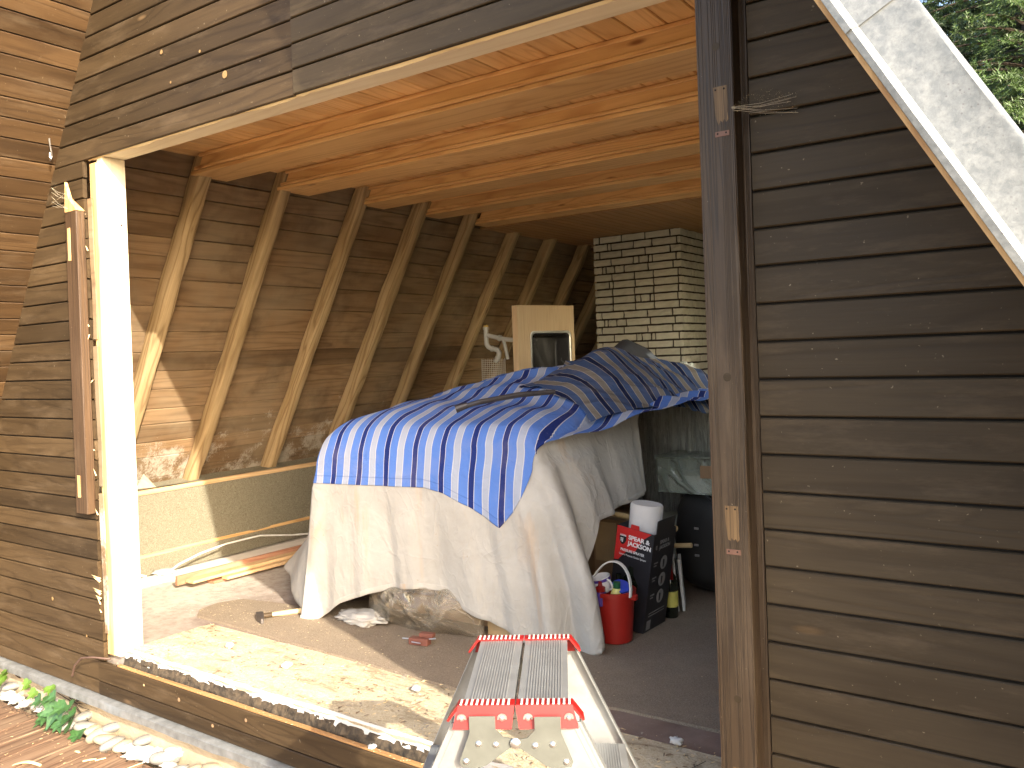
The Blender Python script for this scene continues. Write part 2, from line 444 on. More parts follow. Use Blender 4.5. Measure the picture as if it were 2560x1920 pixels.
def mk_sheet():
    k = NT("cream cotton dust sheet")
    v = k.obj_vec()
    st = k.noise(k.vm('MULTIPLY', v, (7.0, 7.0, 1.1)), 1.0, 4.0, 0.6, 0.6)
    b = k.noise(v, 5.0, 5.0, 0.65)
    c = k.mix(k.ramp(b, [(0.35, 0.0), (0.7, 1.0)]), (0.38, 0.36, 0.325), (0.45, 0.43, 0.395))
    c = k.mix(k.m('MULTIPLY', k.ramp(st, [(0.58, 0.0), (0.70, 1.0)]), 0.42), c, (0.48, 0.31, 0.17))
    d = k.noise(v, 60.0, 2.0, 0.5)
    c = k.mix(k.m('MULTIPLY', k.ramp(d, [(0.74, 0.0), (0.78, 1.0)]), 0.5), c, (0.30, 0.22, 0.14))
    wr = k.noise(k.vm('MULTIPLY', v, (6.0, 6.0, 3.0)), 1.0, 3.0, 0.5, 1.0)
    wr2 = k.noise(v, 34.0, 4.0, 0.6, 0.8)
    wv = k.noise(v, 420.0, 2.0, 0.5)
    cr = k.noise(k.vm('MULTIPLY', v, (4.2, 4.2, 3.2)), 1.0, 3.0, 0.5, 0.7)
    cr = k.m('ABSOLUTE', k.m('SUBTRACT', cr, 0.5), 0)
    cr = k.ramp(cr, [(0.0, 1.0), (0.05, 0.25), (0.2, 0.0)])
    cr2 = k.noise(k.vm('MULTIPLY', v, (9.0, 9.0, 6.5)), 1.0, 2.0, 0.5, 0.9)
    cr2 = k.ramp(k.m('ABSOLUTE', k.m('SUBTRACT', cr2, 0.5), 0), [(0.0, 1.0), (0.05, 0.25), (0.2, 0.0)])
    h = k.m('ADD', k.m('ADD', wr, k.m('MULTIPLY', wr2, 0.16)), k.m('MULTIPLY', wv, 0.04))
    h = k.m('ADD', h, k.m('ADD', k.m('MULTIPLY', cr, 0.30), k.m('MULTIPLY', cr2, 0.16)))
    k.bsdf(c, 0.9, k.bump(h, 0.42, 0.02), spec=0.1)
    return k.mat
M['sheet'] = mk_sheet()


def mk_stripes(name, cols):
    k = NT(name)
    uv = k.n("UVMap", _uv_map="UVMap")
    s = k.n("SeparateXYZ", Vector=uv.outputs[0])
    f = k.m('FRACT', k.m('DIVIDE', s.outputs[0], 0.150))
    blue, navy, lite, white = cols
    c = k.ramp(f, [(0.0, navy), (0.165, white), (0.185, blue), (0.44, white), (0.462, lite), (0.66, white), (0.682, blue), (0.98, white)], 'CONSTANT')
    # a woven hem across the end
    v = k.obj_vec()
    b = k.noise(v, 6.0, 5.0, 0.6)
    c = k.mix(k.m('MULTIPLY', k.ramp(b, [(0.5, 0.0), (0.75, 1.0)]), 0.14), c, (0.45, 0.36, 0.28))
    d = k.noise(k.vm('MULTIPLY', v, (9.0, 5.0, 14.0)), 1.0, 4.0, 0.7)
    c = k.mix(k.m('MULTIPLY', k.ramp(d, [(0.67, 0.0), (0.76, 1.0)]), 0.5), c, (0.42, 0.33, 0.24))
    hem = k.ramp(k.m('ABSOLUTE', k.m('SUBTRACT', s.outputs[1], 0.036), 0), [(0.0, 1.0), (0.0025, 0.0)])
    c = k.mix(k.m('MULTIPLY', hem, 0.35), c, (0.02, 0.04, 0.18))
    wr = k.noise(v, 16.0, 4.0, 0.55, 1.2)
    wv = k.noise(v, 380.0, 2.0, 0.5)
    h = k.m('ADD', wr, k.m('MULTIPLY', wv, 0.04))
    k.bsdf(c, 0.88, k.bump(h, 0.45, 0.015), spec=0.12)
    return k.mat
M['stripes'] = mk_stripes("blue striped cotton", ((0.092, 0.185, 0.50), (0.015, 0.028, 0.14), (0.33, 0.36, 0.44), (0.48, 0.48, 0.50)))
M['stripes_dim'] = mk_stripes("shade-toned blue striped cotton", ((0.055, 0.085, 0.17), (0.010, 0.016, 0.052), (0.19, 0.165, 0.135), (0.33, 0.30, 0.26)))  # rear cloth: dim light and warm bounce put into the stripe colours


def mk_film(name, tint, alpha=0.35, bscale=14.0, stretch=(1, 1, 1), rough=0.18, shine=0.5):
    k = NT(name)
    v = k.vm('MULTIPLY', k.obj_vec(), stretch)
    w = k.noise(v, bscale, 5.0, 0.6, 1.5)
    w2 = k.ramp(k.m('ABSOLUTE', k.m('SUBTRACT', k.noise(v, bscale * .7, 3.0, 0.5, 0.8), 0.5), 0), [(0.0, 1.0), (0.04, 0.3), (0.16, 0.0)])
    nm = k.bump(k.m('ADD', w, k.m('MULTIPLY', w2, 0.5)), 1.0, 0.03)
    dif = k.n("BsdfDiffuse", Color=tint)
    k.put(dif.inputs["Normal"], nm)
    tl = k.n("BsdfTranslucent", Color=tint)
    k.put(tl.inputs["Normal"], nm)
    dt = k.n("MixShader")
    dt.inputs[0].default_value = 0.5
    k.put(dt.inputs[1], dif); k.put(dt.inputs[2], tl)
    dif = dt
    gl = k.n("BsdfGlossy", Color=(0.95, 0.95, 0.92), Roughness=rough)
    k.put(gl.inputs["Normal"], nm)
    tr = k.n("BsdfTransparent", Color=(0.95, 0.95, 0.93))
    m1 = k.n("MixShader")
    k.put(m1.inputs[0], k.m('ADD', alpha, k.m('MULTIPLY', w2, alpha * .6), clamp=True))
    k.put(m1.inputs[1], tr)
    k.put(m1.inputs[2], dif)
    lw_ = k.n("LayerWeight", Blend=0.35)
    k.put(lw_.inputs["Normal"], nm)
    m2 = k.n("MixShader")
    k.put(m2.inputs[0], k.m('MULTIPLY', lw_.outputs["Fresnel"], shine, clamp=True))
    k.put(m2.inputs[1], m1)
    k.put(m2.inputs[2], gl)
    k.t.links.new(m2.outputs[0], k.out.inputs[0])
    return k.mat
M['film'] = mk_film("clear polythene film", (0.74, 0.75, 0.70), 0.52, 9.0, (6, 6, 0.7), .2, .9)
def mk_bag():
    k = NT("crumpled clear bag")
    v = k.obj_vec()
    r1 = k.noise(k.vm('MULTIPLY', v, (5.0, 5.0, 9.0)), 1.0, 3.0, 0.55, 2.2)
    r2 = k.noise(k.vm('MULTIPLY', v, (14.0, 14.0, 24.0)), 1.0, 2.0, 0.5, 1.6)
    l1 = k.ramp(k.m('ABSOLUTE', k.m('SUBTRACT', r1, 0.5), 0), [(0.0, 1.0), (0.012, 0.35), (0.05, 0.0)])
    l2 = k.ramp(k.m('ABSOLUTE', k.m('SUBTRACT', r2, 0.5), 0), [(0.0, 1.0), (0.02, 0.3), (0.07, 0.0)])
    patch = k.ramp(k.noise(v, 6.0, 2.0, 0.5), [(0.50, 0.0), (0.68, 1.0)])
    ln = k.m('ADD', k.m('MULTIPLY', l1, 0.8), k.m('MULTIPLY', k.m('MULTIPLY', l2, patch), 0.9))
    nm = k.bump(ln, 0.5, 0.01)
    dif = k.n("BsdfDiffuse", Color=(0.58, 0.49, 0.38))
    gl = k.n("BsdfGlossy", Color=(0.95, 0.95, 0.92), Roughness=0.12)
    k.put(gl.inputs["Normal"], nm)
    tr = k.n("BsdfTransparent", Color=(0.94, 0.93, 0.90))
    m1 = k.n("MixShader")
    k.put(m1.inputs[0], k.m('ADD', k.m('ADD', 0.11, k.m('MULTIPLY', patch, 0.06)), k.m('MULTIPLY', ln, 0.22), clamp=True))
    k.put(m1.inputs[1], tr); k.put(m1.inputs[2], dif)
    lw_ = k.n("LayerWeight", Blend=0.3)
    k.put(lw_.inputs["Normal"], nm)
    m2 = k.n("MixShader")
    k.put(m2.inputs[0], k.m('MULTIPLY', lw_.outputs["Fresnel"], 0.8, clamp=True))
    k.put(m2.inputs[1], m1); k.put(m2.inputs[2], gl)
    k.t.links.new(m2.outputs[0], k.out.inputs[0])
    return k.mat
M['bag_film'] = mk_bag()
M['tub'] = mk_film("clear storage tub", (0.50, 0.56, 0.48), 0.30, 4.0, (1, 1, 1), 0.08, .8)
M['web_film'] = mk_film("spider web sheet", (0.40, 0.34, 0.25), 0.035, 60.0, (1, 1, 1), 0.8, 0.0)


def mk_glass():
    k = NT("window glass")
    g = k.n("BsdfGlossy", Roughness=0.03)
    t = k.n("BsdfTransparent", Color=(0.9, 0.94, 0.92))
    mx = k.n("MixShader")
    mx.inputs[0].default_value = 0.1
    k.put(mx.inputs[1], t)
    k.put(mx.inputs[2], g)
    k.t.links.new(mx.outputs[0], k.out.inputs[0])
    return k.mat
M['glass'] = mk_glass()

# ------------------------------------------------------------------ object helpers
def tag(o, label=None, cat=None, group=None, kind=None):
    if label: o['label'] = label
    if cat: o['category'] = cat
    if group: o['group'] = group
    if kind: o['kind'] = kind
    return o


def empty(name, loc=(0, 0, 0), rot=(0, 0, 0), **kw):
    o = bpy.data.objects.new(name, None)
    o.empty_display_size = 0.1
    COL.objects.link(o)
    o.location = loc
    o.rotation_euler = rot
    return tag(o, **kw)


def link(name, me, mat=None, parent=None, loc=(0, 0, 0), rot=(0, 0, 0), smooth=False):
    o = bpy.data.objects.new(name, me)
    COL.objects.link(o)
    if mat is not None and not me.materials:
        me.materials.append(mat)
    if smooth:
        me.polygons.foreach_set("use_smooth", [True] * len(me.polygons))
    o.location = loc
    o.rotation_euler = rot
    if parent is not None:
        o.parent = parent
    return o


def mesh(verts, faces, name="m"):
    me = bpy.data.meshes.new(name)
    me.from_pydata([tuple(v) for v in verts], [], faces)
    me.update()
    return me


class MB:
    """collects shapes into one mesh"""
    def __init__(self):
        self.v, self.f, self.mi = [], [], []
        self.cur = 0

    def add(self, vs, fs):
        o = len(self.v)
        self.v += [tuple(x) for x in vs]
        self.f += [tuple(i + o for i in f) for f in fs]
        self.mi += [self.cur] * len(fs)
        return self

    def box(self, x0, x1, y0, y1, z0, z1, c=0.0):
        if c <= 0:
            vs = [(x, y, z) for x in (x0, x1) for y in (y0, y1) for z in (z0, z1)]
            fs = [(0, 1, 3, 2), (4, 6, 7, 5), (0, 4, 5, 1), (2, 3, 7, 6), (0, 2, 6, 4), (1, 5, 7, 3)]
            return self.add(vs, fs)
        bm = bmesh.new()
        bmesh.ops.create_cube(bm, size=1.0)
        for v in bm.verts:
            v.co = ((x0 + x1) / 2 + v.co.x * (x1 - x0), (y0 + y1) / 2 + v.co.y * (y1 - y0), (z0 + z1) / 2 + v.co.z * (z1 - z0))
        bmesh.ops.bevel(bm, geom=bm.edges[:], offset=c, segments=1, affect='EDGES', profile=0.5)
        bm.verts.index_update()
        self.add([v.co[:] for v in bm.verts], [[v.index for v in f.verts] for f in bm.faces])
        bm.free()
        return self

    def tube(self, pts, r, seg=8, cap=True):
        pts = [Vector(p) for p in pts]
        rs = r if isinstance(r, (list, tuple)) else [r] * len(pts)
        vs, fs = [], []
        up = None
        for i, p in enumerate(pts):
            d = (pts[min(i + 1, len(pts) - 1)] - pts[max(i - 1, 0)]).normalized()
            if up is None:
                up = Vector((0, 0, 1)) if abs(d.z) < 0.9 else Vector((1, 0, 0))
            a = d.cross(up)
            if a.length < 1e-6:
                a = d.orthogonal()
            a.normalize()
            b = a.cross(d).normalized()
            up = b
            for k in range(seg):
                t = 2 * math.pi * k / seg
                vs.append(p + (a * math.cos(t) + b * math.sin(t)) * rs[i])
        n = len(pts)
        for i in range(n - 1):
            for k in range(seg):
                k2 = (k + 1) % seg
                fs.append((i * seg + k, i * seg + k2, (i + 1) * seg + k2, (i + 1) * seg + k))
        if cap:
            fs.append(tuple(range(seg))[::-1])
            fs.append(tuple((n - 1) * seg + k for k in range(seg)))
        return self.add(vs, fs)

    def lathe(self, prof, seg=24, cx=0, cy=0, cap=False):
        vs, fs = [], []
        for r, z in prof:
            for k in range(seg):
                t = 2 * math.pi * k / seg
                vs.append((cx + r * math.cos(t), cy + r * math.sin(t), z))
        for i in range(len(prof) - 1):
            for k in range(seg):
                k2 = (k + 1) % seg
                fs.append((i * seg + k, i * seg + k2, (i + 1) * seg + k2, (i + 1) * seg + k))
        if cap:
            fs.append(tuple(range(seg))[::-1])
            fs.append(tuple((len(prof) - 1) * seg + k for k in range(seg)))
        return self.add(vs, fs)

    def prism(self, poly, h0, h1, axis=2):
        n = len(poly)
        def put(p, h):
            return {2: (p[0], p[1], h), 1: (p[0], h, p[1]), 0: (h, p[0], p[1])}[axis]
        vs = [put(p, h0) for p in poly] + [put(p, h1) for p in poly]
        fs = [tuple(range(n))[::-1], tuple(range(n, 2 * n))] + [(i, (i + 1) % n, n + (i + 1) % n, n + i) for i in range(n)]
        return self.add(vs, fs)

    def xform(self, mtx, start=0):
        for i in range(start, len(self.v)):
            self.v[i] = tuple(mtx @ Vector(self.v[i]))
        return self

    def build(self, name, mat, parent=None, loc=(0, 0, 0), rot=(0, 0, 0), smooth=False, origin=None):
        if origin is not None:
            ox = Vector(origin)
            self.v = [tuple(Vector(p) - ox) for p in self.v]
            loc = origin
        me = mesh(self.v, self.f, name)
        mats = mat if isinstance(mat, (list, tuple)) else [mat]
        for mm in mats:
            me.materials.append(mm)
        if len(mats) > 1:
            me.polygons.foreach_set("material_index", self.mi)
        bm = bmesh.new()
        bm.from_mesh(me)
        bmesh.ops.recalc_face_normals(bm, faces=bm.faces)
        bm.to_mesh(me)
        bm.free()
        o = link(name, me, None, parent, loc, rot, False)
        if smooth:
            shade_auto(me)
        return o


def shade_auto(me, ang=40):
    me.polygons.foreach_set("use_smooth", [True] * len(me.polygons))
    try:
        me.set_sharp_from_angle(angle=R(ang))
    except Exception:
        pass


def plank_mesh(L, T, W, ch=0.003, l0=0.0, l1=0.0, nseg=1, jit=0.0, wane=0.0):
    """board along local x, thickness along y (front at y=0 side negative), width along z.
    l0/l1: how far the top edge is moved along x at the left and right end (slanted cut)"""
    prof = [(0, ch), (0, W - ch), (ch, W), (T - ch * .5, W), (T, W - ch * .5), (T, ch * .5), (T - ch * .5, 0), (ch, 0)]
    n = len(prof)
    vs, fs = [], []
    for i in range(nseg + 1):
        s = i / nseg
        for (y, z) in prof:
            x = s * L + (1 - s) * l0 * z / W + s * l1 * z / W
            jy = jz = 0
            if jit and 0 <= i <= nseg:
                jy = jit * mnoise.noise(Vector((x * 2.2 + L * 7, z * 9 + 3, y * 9)))
                jz = jit * mnoise.noise(Vector((x * 2.6 + 9 + L * 5, z * 5, y * 9 + 5)))
            vs.append((x, y + jy, z + jz))
    for i in range(nseg):
        for k in range(n):
            k2 = (k + 1) % n
            fs.append((i * n + k, i * n + k2, (i + 1) * n + k2, (i + 1) * n + k))
    fs.append(tuple(range(n)))
    fs.append(tuple(nseg * n + k for k in range(n))[::-1])
    return vs, fs


def plank(name, mat, parent, loc, L, T, W, rot=(0, 0, 0), **kw):
    vs, fs = plank_mesh(L, T, W, **kw)
    me = mesh(vs, fs, name)
    bm = bmesh.new(); bm.from_mesh(me)
    bmesh.ops.recalc_face_normals(bm, faces=bm.faces)
    bm.to_mesh(me); bm.free()
    return link(name, me, mat, parent, loc, rot)


# roof planes (underside): left X = LK + S*z, right X = RK - S*z
S = 0.5704
LK, RK = -4.984, 0.700
def XL(z): return LK + S * z
def XR(z): return RK - S * z
P = 0.0865
FLOOR = 0.05
exec_parts = []

# ================================================================== GROUND AND DECK
gv, gf = [], []
ng = 24
for i in range(ng + 1):
    for j in range(ng + 1):
        x = -400 + 800 * i / ng
        y = -400 + 800 * j / ng
        gv.append((x, y, -0.47))
for i in range(ng):
    for j in range(ng):
        a = i * (ng + 1) + j
        gf.append((a, a + ng + 1, a + ng + 2, a + 1))
tag(link("ground", mesh(gv, gf), M['soil']), kind="structure")

deck = tag(MB().box(-6.2, 2.2, -5.2, -0.035, -0.46, -0.395).build("deck", M['gap']), kind="structure")
for i in range(58):
    x = -6.15 + i * 0.142
    o = plank("plank", M['deck'], deck, (x + 0.069, -3.2, -0.34 + random.uniform(-.002, .002)), 5.165, 0.05, 0.1385, rot=(R(90), 0, R(90)), ch=0.004)
    o.rotation_euler = Euler((R(-90), 0, R(90)))
    o.location = (x + 0.139, -5.2, -0.34 + random.uniform(-.0015, .0015))

# ================================================================== FRONT WALL
wall = empty("front_wall", (-2.1, 0, -0.15), label="dark brown stained board wall framing the big opening of the cabin front", cat="wall")
def W(o):
    """parent to the wall, keeping its world place"""
    o.parent = wall
    o.matrix_parent_inverse = Matrix.Translation((2.1, 0, 0.15))
    return o

def siding(xl, xl_top, xr, xr_top, z0, h, mat, y=0.0):
    """one shiplap board whose lower left corner is (xl, z0)"""
    L = xr - xl
    o = plank("board", mat, None, (xl, y, z0), L, 0.019, h, ch=0.0028, l0=xl_top - xl, l1=xr_top - xr)
    return W(o)

# sheathing behind
def poly_sheet(name, mat, poly, y0, y1):
    return MB().prism(poly, y0, y1, axis=1).build(name, mat)
zt = 4.9
W(poly_sheet("sheathing", M['gap'], [(XL(-.15) + .02, -.148), (-3.535, -.148), (-3.535, 2.15), (XL(2.15) + .02, 2.15)], 0.0125, 0.0185))
W(poly_sheet("sheathing", M['gap'], [(-0.66, -.148), (XR(-.15) - .02, -.148), (XR(2.15) - .02, 2.15), (-0.66, 2.15)], 0.0125, 0.0185))
W(poly_sheet("sheathing", M['gap'], [(XL(2.15) + .02, 2.152), (XR(2.15) - .02, 2.152), (XR(zt) - .02, zt), (XL(zt) + .02, zt)], 0.0125, 0.0185))

GAPZ = 0.0055
# left of the opening
for k in range(-1, 18):
    z0 = 0.603 + P * (k - 7) + 0.0015 + P * 0
    z0 = -0.0025 + P * (k + 0) + GAPZ / 2
    if k < 0:
        continue
    h = P - GAPZ
    re = -3.512 + random.uniform(-.012, .012)
    siding(XL(z0), XL(z0 + h), re, re + random.uniform(-.004, .004), z0, h, M['siding'])
for k in range(18, 25):
    z0 = -0.0025 + P * k + GAPZ / 2
    h = min(P - GAPZ, 2.1445 - z0)
    if h < 0.02: continue
    re = -3.522 + random.uniform(-.006, .006)
    siding(XL(z0), XL(z0 + h), re, re, z0, h, M['siding'])
# two boards below the sill, running right across
for z0, h in ((-0.0885, 0.083), (-0.148, 0.0555)):
    siding(XL(z0), XL(z0 + h), -3.548, -3.548, z0, h, M['siding'])
    siding(-3.546, -3.546, -0.74, -0.74, z0 - .001, h, M['siding'], y=-0.0015)
# above the opening: two lengths butt at x = -2.172
for k in range(0, 30):
    z0 = 2.1475 + 0.0853 * k
    h = 0.0853 - GAPZ
    if XL(z0 + h) > -2.4: 
        break
    siding(XL(z0), XL(z0 + h), -2.1745, -2.1745, z0, h, M['siding'], y=random.uniform(-.001, .001))
    xr = XR(z0) if k > 1 else -0.64
    xr2 = XR(z0 + h) if k > 1 else -0.64
    siding(-2.1715, -2.1715, xr, xr2, z0 + 0.003, h, M['siding_shade'], y=-0.003 + random.uniform(-.0008, .0008))
# right of the post
for k in range(-15, 15):
    z0 = 1.0855 + P * k + GAPZ / 2
    h = P - GAPZ
    if z0 < -0.16 or z0 + h > 2.31: continue
    siding(-0.629, -0.629, XR(z0), XR(z0 + h), z0, h, M['siding_shade'], y=random.uniform(-.0012, .0012))
W(MB().box(-0.652, -0.6325, 0.004, 0.0125, -0.148, 2.31).build("cover_strip", M['post']))

# pale slivers where boards were torn off by the left jamb
for i in range(9):
    z = random.choice([random.uniform(0.15, 0.6), random.uniform(0.6, 2.1)])
    L = random.uniform(.008, .035)
    w = random.uniform(.002, .005)
    x = -3.512 + random.uniform(-.012, .012)
    y = -0.002 - random.uniform(0, .006)
    d = random.choice([1, -1])
    m_ = MB()
    m_.add([(x, y, z), (x + w, y + .004, z + .002), (x + random.uniform(-.012, .006), y - .006, z + d * L), (x + w * .4, y + .006, z)],
           [(0, 1, 2), (1, 3, 2), (3, 0, 2), (0, 3, 1)])
    W(m_.build("splinter", M['splinter']))
for (x, z, L) in ((-3.53, 0.355, -.06), (-3.53, 0.345, -.045), (-3.53, 0.30, -.05), (-3.53, 0.29, -.038), (-3.53, 0.27, -.03)):
    m_ = MB().add([(x + .02, -.003, z - .006), (x + .02, -.003, z + .006), (x + L + .02, -.006, z + .012), (x + .02, .006, z)], [(0, 1, 2), (1, 3, 2), (3, 0, 2), (0, 3, 1)])
    W(m_.build("splinter", M['splinter']))

# broken edge strip, stud and white jamb on the left
vs, fs = plank_mesh(2.10, 0.10, 0.052, ch=0.004, nseg=40, jit=0.004)
o = link("stud", mesh([(z, y + 0.016, x + .0) for x, y, z in vs], fs), M['stud'], None, (-3.498, 0.0, 0.03))
W(o)
vs, fs = plank_mesh(0.6, 0.006, 0.030, ch=0.001, nseg=30, jit=0.010)
for zb in (0.12, 0.75, 1.38):
    W(link("torn_edge", mesh([(z, y + 0.006, x) for x, y, z in vs], fs), M['lining'], None, (-3.506 , 0.002, zb)))
W(MB().box(-3.442, -3.402, 0.018, 0.122, 0.03, 2.1485, 0.002).build("jamb", M['pale_z']))
for (y_, z_, r_) in ((.095, 1.865, .006), (.036, 1.70, .0025), (.10, 1.32, .003), (.05, 1.05, .0025), (.085, .80, .003), (.06, .52, .0025), (.105, .33, .003), (.04, .21, .003)):
    mb = MB().lathe([(0, 0), (r_, 0), (r_ * .7, .0006), (0, .0006)], 10)
    mb.xform(Matrix.Translation((-3.4015, y_, z_)) @ Matrix.Rotation(R(90), 4, 'Y'))
    W(mb.build("nail", M['wire_dark']))
W(MB().box(-3.500, -0.735, 0.0195, 0.121, 2.1495, 2.297, 0.002).build("header_beam", M['pale']))
# thin splintered strip along the underside edge of the boards over the opening
mb = MB()
xs = np.linspace(-3.5, -0.76, 90)
for i, x in enumerate(xs[:-1]):
    x2 = xs[i + 1]
    d1 = 0.006 + 0.006 * mnoise.noise((x * 5, 0, 0)) + 0.003 * mnoise.noise((x * 31, 2, 0))
    d2 = 0.006 + 0.006 * mnoise.noise((x2 * 5, 0, 0)) + 0.003 * mnoise.noise((x2 * 31, 2, 0))
    mb.add([(x, .0195, 2.149), (x2, .0195, 2.149), (x2, .0185, 2.149 - d2), (x, .0185, 2.149 - d1), (x, .010, 2.149), (x2, .010, 2.149)],
           [(0, 1, 2, 3), (4, 3, 2, 5)])
W(mb.build("torn_fringe", M['splinter']))

# wooden batten fixed on the boards at the left, its top broken off
mb = MB()
mb.box(-3.606, -3.5135, -0.04, -0.0015, 0.635, 1.93, 0.003)
W(mb.build("trim_batten", M['batten']))
mb = MB().add([(-3.606, -0.04, 1.93), (-3.5135, -0.04, 1.93), (-3.5135, -.0015, 1.93), (-3.606, -.0015, 1.93), (-3.605, -0.036, 2.062), (-3.600, -0.026, 2.06), (-3.575, -.038, 1.985), (-3.565, -.026, 1.985)],
              [(0, 1, 6, 4), (1, 2, 7, 6), (2, 3, 5, 7), (3, 0, 4, 5), (4, 6, 7, 5)])
W(mb.build("broken_end", M['stud']))
W(MB().box(-3.588, -3.566, -0.0418, -0.0395, 1.72, 1.86, .0008).build("hinge_mark", M['stud']))
W(MB().box(-3.584, -3.562, -0.0418, -0.0395, 0.705, 0.80, .0008).build("hinge_mark", M['stud']))

# zinc strip under the boards and the rendered plinth
mb = MB()
xs = np.linspace(-4.75, -0.6, 70)
vsl = []
for x in xs:
    b = 0.006 * mnoise.noise((x * 2.2, 0, 3)) + 0.003 * mnoise.noise((x * 9, 0, 3))
    vsl += [(x, 0.012, -0.151), (x, -0.026 + b, -0.1535), (x, -0.031 + b, -0.158), (x, -0.034 + b * 1.5, -0.186 + b * .5), (x, -0.031 + b * 1.5, -0.187 + b * .5), (x, -0.027 + b, -0.160), (x, 0.012, -0.155)]
fsl = []
for i in range(len(xs) - 1):
    for k in range(6):
        fsl.append((i * 7 + k, i * 7 + k + 1, (i + 1) * 7 + k + 1, (i + 1) * 7 + k))
W(MB().add(vsl, fsl).build("drip_strip", M['zinc_old'], smooth=True))
W(MB().box(-4.85, 0.75, 0.040, 0.14, -0.47, -0.156).build("plinth", M['plinth']))
M['knot_l'] = plain('light knot wood', (0.26, 0.16, 0.065), 0.6, namt=.5, nscale=150)
M['knot_r'] = plain('amber knot wood', (0.060, 0.036, 0.015), 0.5, namt=.3, nscale=60)
M['knot_d'] = plain('dark knot wood', (0.026, 0.016, 0.008), 0.5, namt=.3, nscale=60)
# dowel plugs and pale knots in the boards
def disc(name, mat, x, y, z, r, t=0.0004, seg=14, parent=None, sx=1.0):
    mb = MB().lathe([(0.0, 0), (r, 0), (r * .9, t), (0.0, t)], seg)
    mb.xform(Matrix.Translation((x, y, z)) @ Matrix.Rotation(R(90), 4, 'X') @ Matrix.Diagonal((sx, 1, 1, 1)))
    o = mb.build(name, mat)
    return o
for (x, z, r, mt) in ((-2.913, 2.466, .009, 'knot_l'), (-2.531, 2.295, .014, 'knot_l'), (-2.672, 2.412, .006, 'knot_l'), (-2.86, 2.338, .005, 'knot_l'),
                      (-3.915, 0.214, .009, 'knot_l'), (-3.63, 0.09, .006, 'knot_l'), (-2.96, -.05, .008, 'card'), (-3.2, -.04, .005, 'plank'),
                      (-2.75, -0.105, .007, 'card'), (-2.55, -.04, .007, 'card'),):
    W(disc("knot", M[mt], x, -0.0032 if x < -2.175 or x > -.6 else -0.0052, z, r))

# ================================================================== RIGHT DOOR POST
post = empty("door_post", (-0.69, 0, -0.3), label="dark weathered upright post at the right side of the opening, with bare hinge marks", cat="post")
def PP(o):
    o.parent = post
    o.matrix_parent_inverse = Matrix.Translation((0.69, 0, 0.3))
    return o
PX0, PX1 = -0.734, -0.6495
PP(MB().box(PX0, PX1, -0.045, 0.11, -0.335, 2.9, 0.003).build("post_timber", M['post'], origin=(-0.69, 0, 0.3)))
PP(MB().box(PX0 - .0012, PX0 + .001, -0.043, 0.108, -0.3, 2.146).build("lit_edge", M['batten']))  # slightly lighter strip, puts the lit look of the post's left edge into colour
def hinge(zc, h, x=-0.689):
    rr_ = random.Random(int(zc * 1000))
    poly = [(x - .017, zc + h / 2), (x + .016, zc + h / 2), (x + .0165, zc + .1 * h), (x + .0155, zc - .2 * h), (x + .017, zc - .40 * h)]
    poly += [(x + .016 - .0042 * q + rr_.uniform(-.001, .001), zc - h * (.5 if q % 2 else .43) + rr_.uniform(-.004, .004)) for q in range(7)]
    poly += [(x - .012, zc - .30 * h), (x - .014, zc - .05 * h)]
    PP(MB().prism(poly, -0.0454, -0.0445, axis=1).build("bare_patch", M['splinter_dim']))
    for dx in (-.011, .009):
        PP(disc("nail_hole", M['gap'], x + dx, -0.0463, zc + h / 2 - .007, .0022))
    PP(MB().box(x - .017 + .002, x + .017 + .002, -0.0462, -0.0445, zc - h / 2 - .030, zc - h / 2 - .018, .0005).build("bare_patch", M['rosy']))
    for dx in (-.009, .011):
        PP(disc("nail_hole", M['gap'], x + dx, -0.0463, zc - h / 2 - .023, .0022))
M['splinter_dim'] = wood("bare brown yellow wood", (0.045, 0.026, 0.012), (0.14, 0.085, 0.038), (0.24, 0.15, 0.065), 0.6, 14, 0.7, 0.0, axis=2, bump=0.4, cross=30, stretch=.3, var=0.0)
M['rosy'] = plain("rosy bare wood", (0.17, 0.085, 0.055), 0.6, namt=0.2, nscale=60)
hinge(0.842, 0.082)
hinge(1.805, 0.085, -0.681)
hinge(0.247, 0.06, -0.69)
PP(disc("plug", M['siding_shade'], -0.688, -0.0452, 1.18, .010))
PP(disc("plug", M['siding_shade'], -0.690, -0.0452, 0.437, .009))
PP(disc("plug", M['siding_shade'], -0.688, -0.0452, 1.94, .009))

# ================================================================== ROOF
roof = empty("roof", (-2.14, 2.5, 4.9), label="steep timber cabin roof, bare rafters showing inside and pale zinc edging outside", cat="roof")
def RP(o):
    o.parent = roof
    o.matrix_parent_inverse = Matrix.Translation((2.14, -2.5, -4.9))
    return o
OH = 0.57                                   # overhang in front of the wall
YB = 6.3                                    # back end
th = math.atan2(1.0, S)                     # slope angle
slL = Vector((S, 0, 1)).normalized()        # up along the left slope
nL = Vector((1, 0, -S)).normalized()        # inward normal of the left slope
